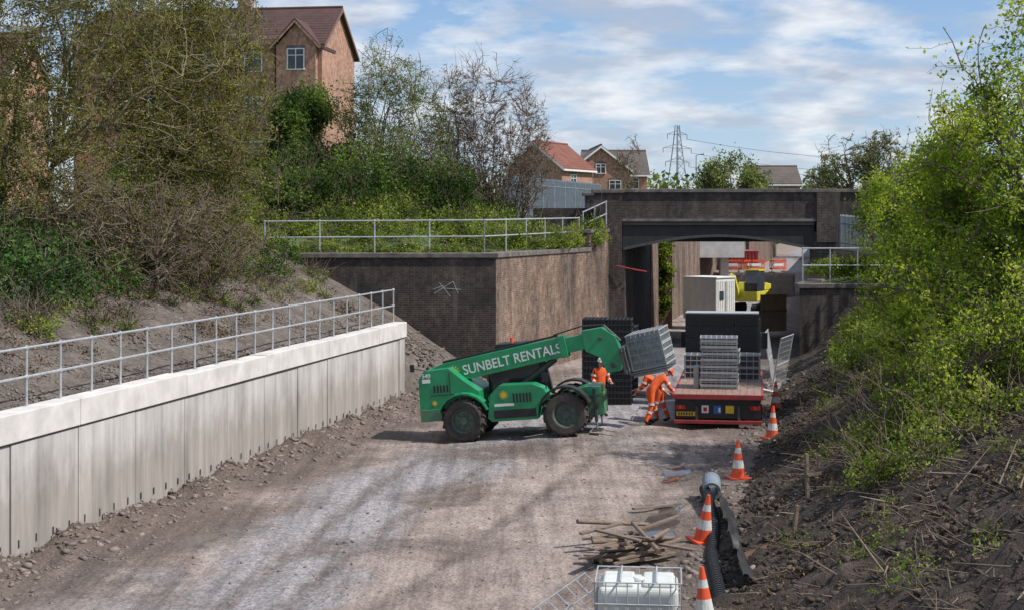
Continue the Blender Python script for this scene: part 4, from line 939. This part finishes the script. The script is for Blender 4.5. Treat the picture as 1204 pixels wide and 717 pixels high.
for i in range(34):
    l=random.uniform(.4,1.8); X=Matrix.Translation((random.gauss(0,.35),random.gauss(0,.4),.03+.013*i))@Matrix.Rotation(random.gauss(.1,.7),4,'Z')@Matrix.Rotation(random.gauss(0,.13),4,'Y')
    if i%3: mb.box(-l/2,l/2,-.055,.055,-.015,.02,WOOD,X)
    else: mb.cyl((-l/2,0,0),(l/2,0,0),.045,WOOD,.035,X=X)
mb.obj('timber_pile',loc=(2.1,27.3,0))
# black drainage pipe & membrane
mb=MB(); pts=[Vector((3.22,23.6,.12)),Vector((3.36,25.2,.16)),Vector((3.50,26.8,.12)),Vector((3.80,28.8,.16)),Vector((4.02,31,.2)),Vector((4.1,32.6,.3))]
def cr(p,t):
    n=len(p)-1; i=min(int(t*n),n-1); u=t*n-i; P=[p[max(i-1,0)],p[i],p[i+1],p[min(i+2,n)]]
    return .5*((2*P[1])+(P[2]-P[0])*u+(2*P[0]-5*P[1]+4*P[2]-P[3])*u*u+(3*P[1]-P[0]-3*P[2]+P[3])*u**3)
prev=None
for i in range(141):
    q=cr(pts,i/140)
    if prev is not None: mb.cyl(prev,q,.095 if i%2 else .115,BLACK,n=12)
    prev=q
mb.obj('corrugated_drain_pipe')
mb=MB(); mb.lathe([(.14,0),(.19,0),(.20,.4),(.20,.8),(.16,.8),(.14,0)],GALVD,axis='y',n=22); mb.obj('concrete_pipe',loc=(4.2,32.2,.32),rot=(.12,0,-.12))
NV=[];NF=[]
for i in range(90):
    y=24+i*.09
    for j in range(11):
        u=j/10; x=3.62+(y-24)*.078+u*.30+.03*math.sin(y*5+j)+.05*nz(x=y,y=u,s=3.0,k=2); z=.36-.30*u+.16*nz(x,y,2.4,3)+(.16*math.sin(y*1.3)**2)*(1-u)+.05*nz(x,y,8,1); NV.append((x,y,z+zt(x,y)*.4))
for i in range(89):
    for j in range(10): a=i*11+j; NF.append((a,a+1,a+12,a+11))
fast('black_membrane',NV,NF,[BLACK],smooth=True)
for x,y,h in ((5.6,29,.95),(6.1,30.5,.6),(7.6,36.5,.7),(4.9,26.6,.5)):
    mb=MB(); mb.box(-.03,.03,-.03,.03,-.2,h,WOOD); mb.box(-.025,.3,-.045,-.031,h*.55,h*.55+.05,WOOD) if h>.9 else None; mb.obj('timber_stake',loc=(x,y,zt(x,y)),rot=(.08,random.uniform(-.1,.1),.4))
mb=MB(); mb.cyl((0,0,0),(1.1,.5,.28),.10,RUST,.09,n=14); mb.cyl((-.01,0,0),(-.02,-.01,0),.075,BLACK,n=14); mb.obj('rusty_pipe',loc=(3.95,26.2,.22))
mb=MB(); mb.box(0,1.0,-.05,.05,0,.04,WOOD); mb.obj('timber_plank',loc=(2.5,31.6,.05),rot=(0,0,.5))
def heras(loc,rot):
    mb=MB()
    for x in (0,2.2): mb.cyl((x,0,0),(x,0,2.0),.022,GALV,n=6)
    for z in (.1,1.0,1.97): mb.cyl((0,0,z),(2.2,0,z),.02,GALV,n=6)
    for i in range(1,22): mb.cyl((i*.1,0,.1),(i*.1,0,1.97),.004,GALV,n=3)
    for i in range(1,10): mb.cyl((0,0,.1+i*.19),(2.2,0,.1+i*.19),.004,GALV,n=3)
    mb.box(-.15,.15,-.3,.3,0,.12,CONC2); mb.obj('mesh_fence_panel',loc=loc,rot=rot)
heras((9.0,53.2,.0),(.18,0,1.2)); heras((9.4,55.2,.0),(-.15,0,1.35))
# beyond-the-bridge site objects
mb=MB(); mb.box(0,1.9,0,2.2,.35,2.6,WHITE)
for i in range(10): mb.box(.08+i*.18,.16+i*.18,-.03,-.001,.5,2.45,WHITE)
mb.box(.92,.98,-.05,-.031,.5,2.45,DGREY); mb.box(-.02,1.92,-.05,2.2,2.601,2.68,WHITE); mb.box(.3,.7,-.05,-.031,1.4,1.9,GLASS); mb.box(0.1,.4,.2,.6,0,.349,DGREY); mb.box(1.5,1.8,.2,.6,0,.349,DGREY)
mb.obj('site_cabin',loc=(11.3,84.8,.2),rot=(0,0,.85),bevel=.01)
ex=empty('excavator',(15.0,97,.1),(0,0,math.radians(-120)))
mb=MB()
for s_ in (-1,1):
    mb.poly([(-1.4,.25),(-1.2,.05),(1.2,.05),(1.4,.25),(1.4,.5),(1.2,.7),(-1.2,.7),(-1.4,.5)],'y',s_*.85-.2,s_*.85+.2,BLACK)
mb.obj('tracks',ex,bevel=.03)
mb=MB(); mb.box(-1.5,1.0,-.95,.95,.85,1.5,YELG); mb.poly([(-1.5,1.5),(-1.5,1.9),(-.6,2.0),(-.3,1.5)],'y',-.95,.95,YELG); mb.obj('body',ex,bevel=.06)
mb=MB(); mb.poly([(-.3,1.5),(-.3,2.75),(.7,2.75),(1.0,2.0),(1.0,1.5)],'y',.1,.94,GLASS); mb.box(-.35,.75,.05,.98,2.751,2.85,YELG); 
for x in (-.3,.95): mb.box(x-.05,x+.05,.05,.15,1.5,2.75 if x<0 else 2.1,YELG)
mb.obj('cab',ex)
mb=MB(); mb.poly([(.8,1.2),(1.7,2.5),(2.3,2.6),(2.3,2.38),(1.8,2.25),(1.1,1.1)],'y',-.4,-.2,YELG); mb.poly([(2.15,2.65),(2.4,2.5),(2.8,1.1),(2.6,1.1)],'y',-.38,-.22,YELG); mb.poly([(2.4,1.15),(3.0,1.0),(3.0,.6),(2.6,.4),(2.3,.7)],'y',-.6,.0,DGREY); mb.obj('arm',ex,bevel=.03)
def barrier(loc,rot,m):
    mb=MB(); mb.box(-.9,.9,-.03,.03,.85,1.0,m); mb.box(-.9,.9,-.03,.03,.25,.38,m); mb.box(-.6,.6,-.034,.034,.5,.7,WHITE)
    for i in range(10): x=-.9+i*.195; mb.box(x,x+.045,-.028,.028,.38,.85,m)
    mb.box(-.75,-.6,-.3,.3,0,.06,BLACK); mb.box(.6,.75,-.3,.3,0,.06,BLACK); mb.box(-.7,-.64,-.03,.03,.06,.25,m); mb.box(.64,.7,-.03,.03,.06,.25,m)
    mb.obj('plastic_safety_barrier',loc=loc,rot=(0,0,rot))
for i in range(4): barrier((15.6+i*.4,92+i*1.8,0),1.35,ORANGEP)
for i in range(3): barrier((17.4+i*1.9,122,1.9),.3*i,ORANGEP)
mb=MB(); mb.box(0,6,0,6,-.1,1.9,M('spoil_concrete',(.3,.25,.2),(.18,.15,.12),2,.9)); mb.obj('spoil_platform',loc=(16.4,121,0),bevel=.2)
mb=MB(); mb.box(0,1.6,0,.06,0,1.9,PLY); mb.box(0,.08,.06,.14,0,1.9,WOOD); mb.box(1.52,1.6,.06,.14,0,1.9,WOOD); mb.box(-.02,1.62,-.03,-.001,1.0,1.1,WOOD); mb.obj('plywood_hoarding',loc=(12.9,79,.3),rot=(0,0,.5))
mb=MB(); mb.box(0,2.4,0,5,.5,1.5,RED)
for i in range(8): mb.box(.1+i*.3,.2+i*.3,-.05,-.001,.5,1.5,RED)
mb.box(-.05,2.45,-.06,5.05,1.501,1.6,RED); mb.obj('red_skip_container',loc=(18.2,128,1.9),bevel=.02)
mb=MB(); mb.tube([(4.9,71.6,3.9),(5.6,71.5,3.75),(6.4,72.2,3.6)],.03,RED,n=6); mb.obj('safety_rope')
# ------------------------------------------------------------------ world, sun, camera
W=bpy.data.worlds.new('World'); scene.world=W; W.use_nodes=True; nt=W.node_tree; bg=nt.nodes['Background']; L=nt.links.new
EL=50; sd=Vector((.95,-.27,0)).normalized()
sky=nt.nodes.new('ShaderNodeTexSky'); sky.sky_type='NISHITA'; sky.sun_disc=False; sky.sun_elevation=math.radians(EL); sky.sun_rotation=math.atan2(sd.x,sd.y); sky.air_density=1.0; sky.dust_density=.3
tc=nt.nodes.new('ShaderNodeTexCoord'); sp=nt.nodes.new('ShaderNodeSeparateXYZ'); L(tc.outputs['Generated'],sp.inputs[0])
ad=nt.nodes.new('ShaderNodeMath'); ad.operation='ADD'; ad.inputs[1].default_value=.20; ab=nt.nodes.new('ShaderNodeMath'); ab.operation='MAXIMUM'; ab.inputs[1].default_value=0; L(sp.outputs[2],ab.inputs[0]); L(ab.outputs[0],ad.inputs[0])
cb=nt.nodes.new('ShaderNodeCombineXYZ')
for i in (0,1):
    dv_=nt.nodes.new('ShaderNodeMath'); dv_.operation='DIVIDE'; L(sp.outputs[i],dv_.inputs[0]); L(ad.outputs[0],dv_.inputs[1]); L(dv_.outputs[0],cb.inputs[i])
def wn(scale,detail,off,rg=.58):
    mp=nt.nodes.new('ShaderNodeMapping'); mp.inputs['Location'].default_value=off; L(cb.outputs[0],mp.inputs[0]); return noi(nt,mp.outputs[0],scale,detail,rg)
c1=wn(3.2,7,(3.4,1.5,0)); mr=ramp(nt,[(.40,0.0),(.48,.5),(.60,1.0)]); L(c1,mr.inputs[0])
c2=wn(4.4,4,(9.1,4.4,2)); cr_=ramp(nt,[(.38,(.50,.55,.65)),(.62,(.92,.94,.97))]); L(c2,cr_.inputs[0])
hz=ramp(nt,[(0,(.62,.73,.86)),(.06,(.42,.59,.82)),(.15,(.27,.46,.75)),(.7,(.12,.26,.55))]); L(ab.outputs[0],hz.inputs[0])
sc_=nt.nodes.new('ShaderNodeMix'); sc_.data_type='RGBA'; sc_.blend_type='MULTIPLY'; sc_.inputs[0].default_value=1; L(sky.outputs[0],sc_.inputs[6]); sc_.inputs[7].default_value=(.10,.11,.13,1)
base=mixc(nt,.65,sc_.outputs[2],hz.outputs[0])
ms=nt.nodes.new('ShaderNodeMath'); ms.operation='MULTIPLY'; L(mr.outputs[0],ms.inputs[0]); ms.inputs[1].default_value=.85
fin=mixc(nt,ms.outputs[0],base,cr_.outputs[0]); L(fin,bg.inputs[0]); bg.inputs[1].default_value=1.0
sl=bpy.data.lights.new('sun','SUN'); sl.energy=5.0; sl.angle=math.radians(.5); sl.color=(1,.96,.90); so=bpy.data.objects.new('sun',sl); scene.collection.objects.link(so)
tosun=Vector((sd.x*math.cos(math.radians(EL)),sd.y*math.cos(math.radians(EL)),math.sin(math.radians(EL)))); so.rotation_euler=tosun.to_track_quat('Z','Y').to_euler(); so.location=(30,0,60)
cam=bpy.data.cameras.new('camera'); co=bpy.data.objects.new('camera',cam); scene.collection.objects.link(co); co.location=(0,0,6); co.rotation_euler=(math.pi/2,0,0)
cam.sensor_width=36; cam.lens=1800*36/1204; cam.shift_y=-98.5/1204; cam.clip_end=6000; cam.clip_start=.1; scene.camera=co
scene.view_settings.view_transform='Standard'; scene.view_settings.look='None'; scene.view_settings.exposure=0
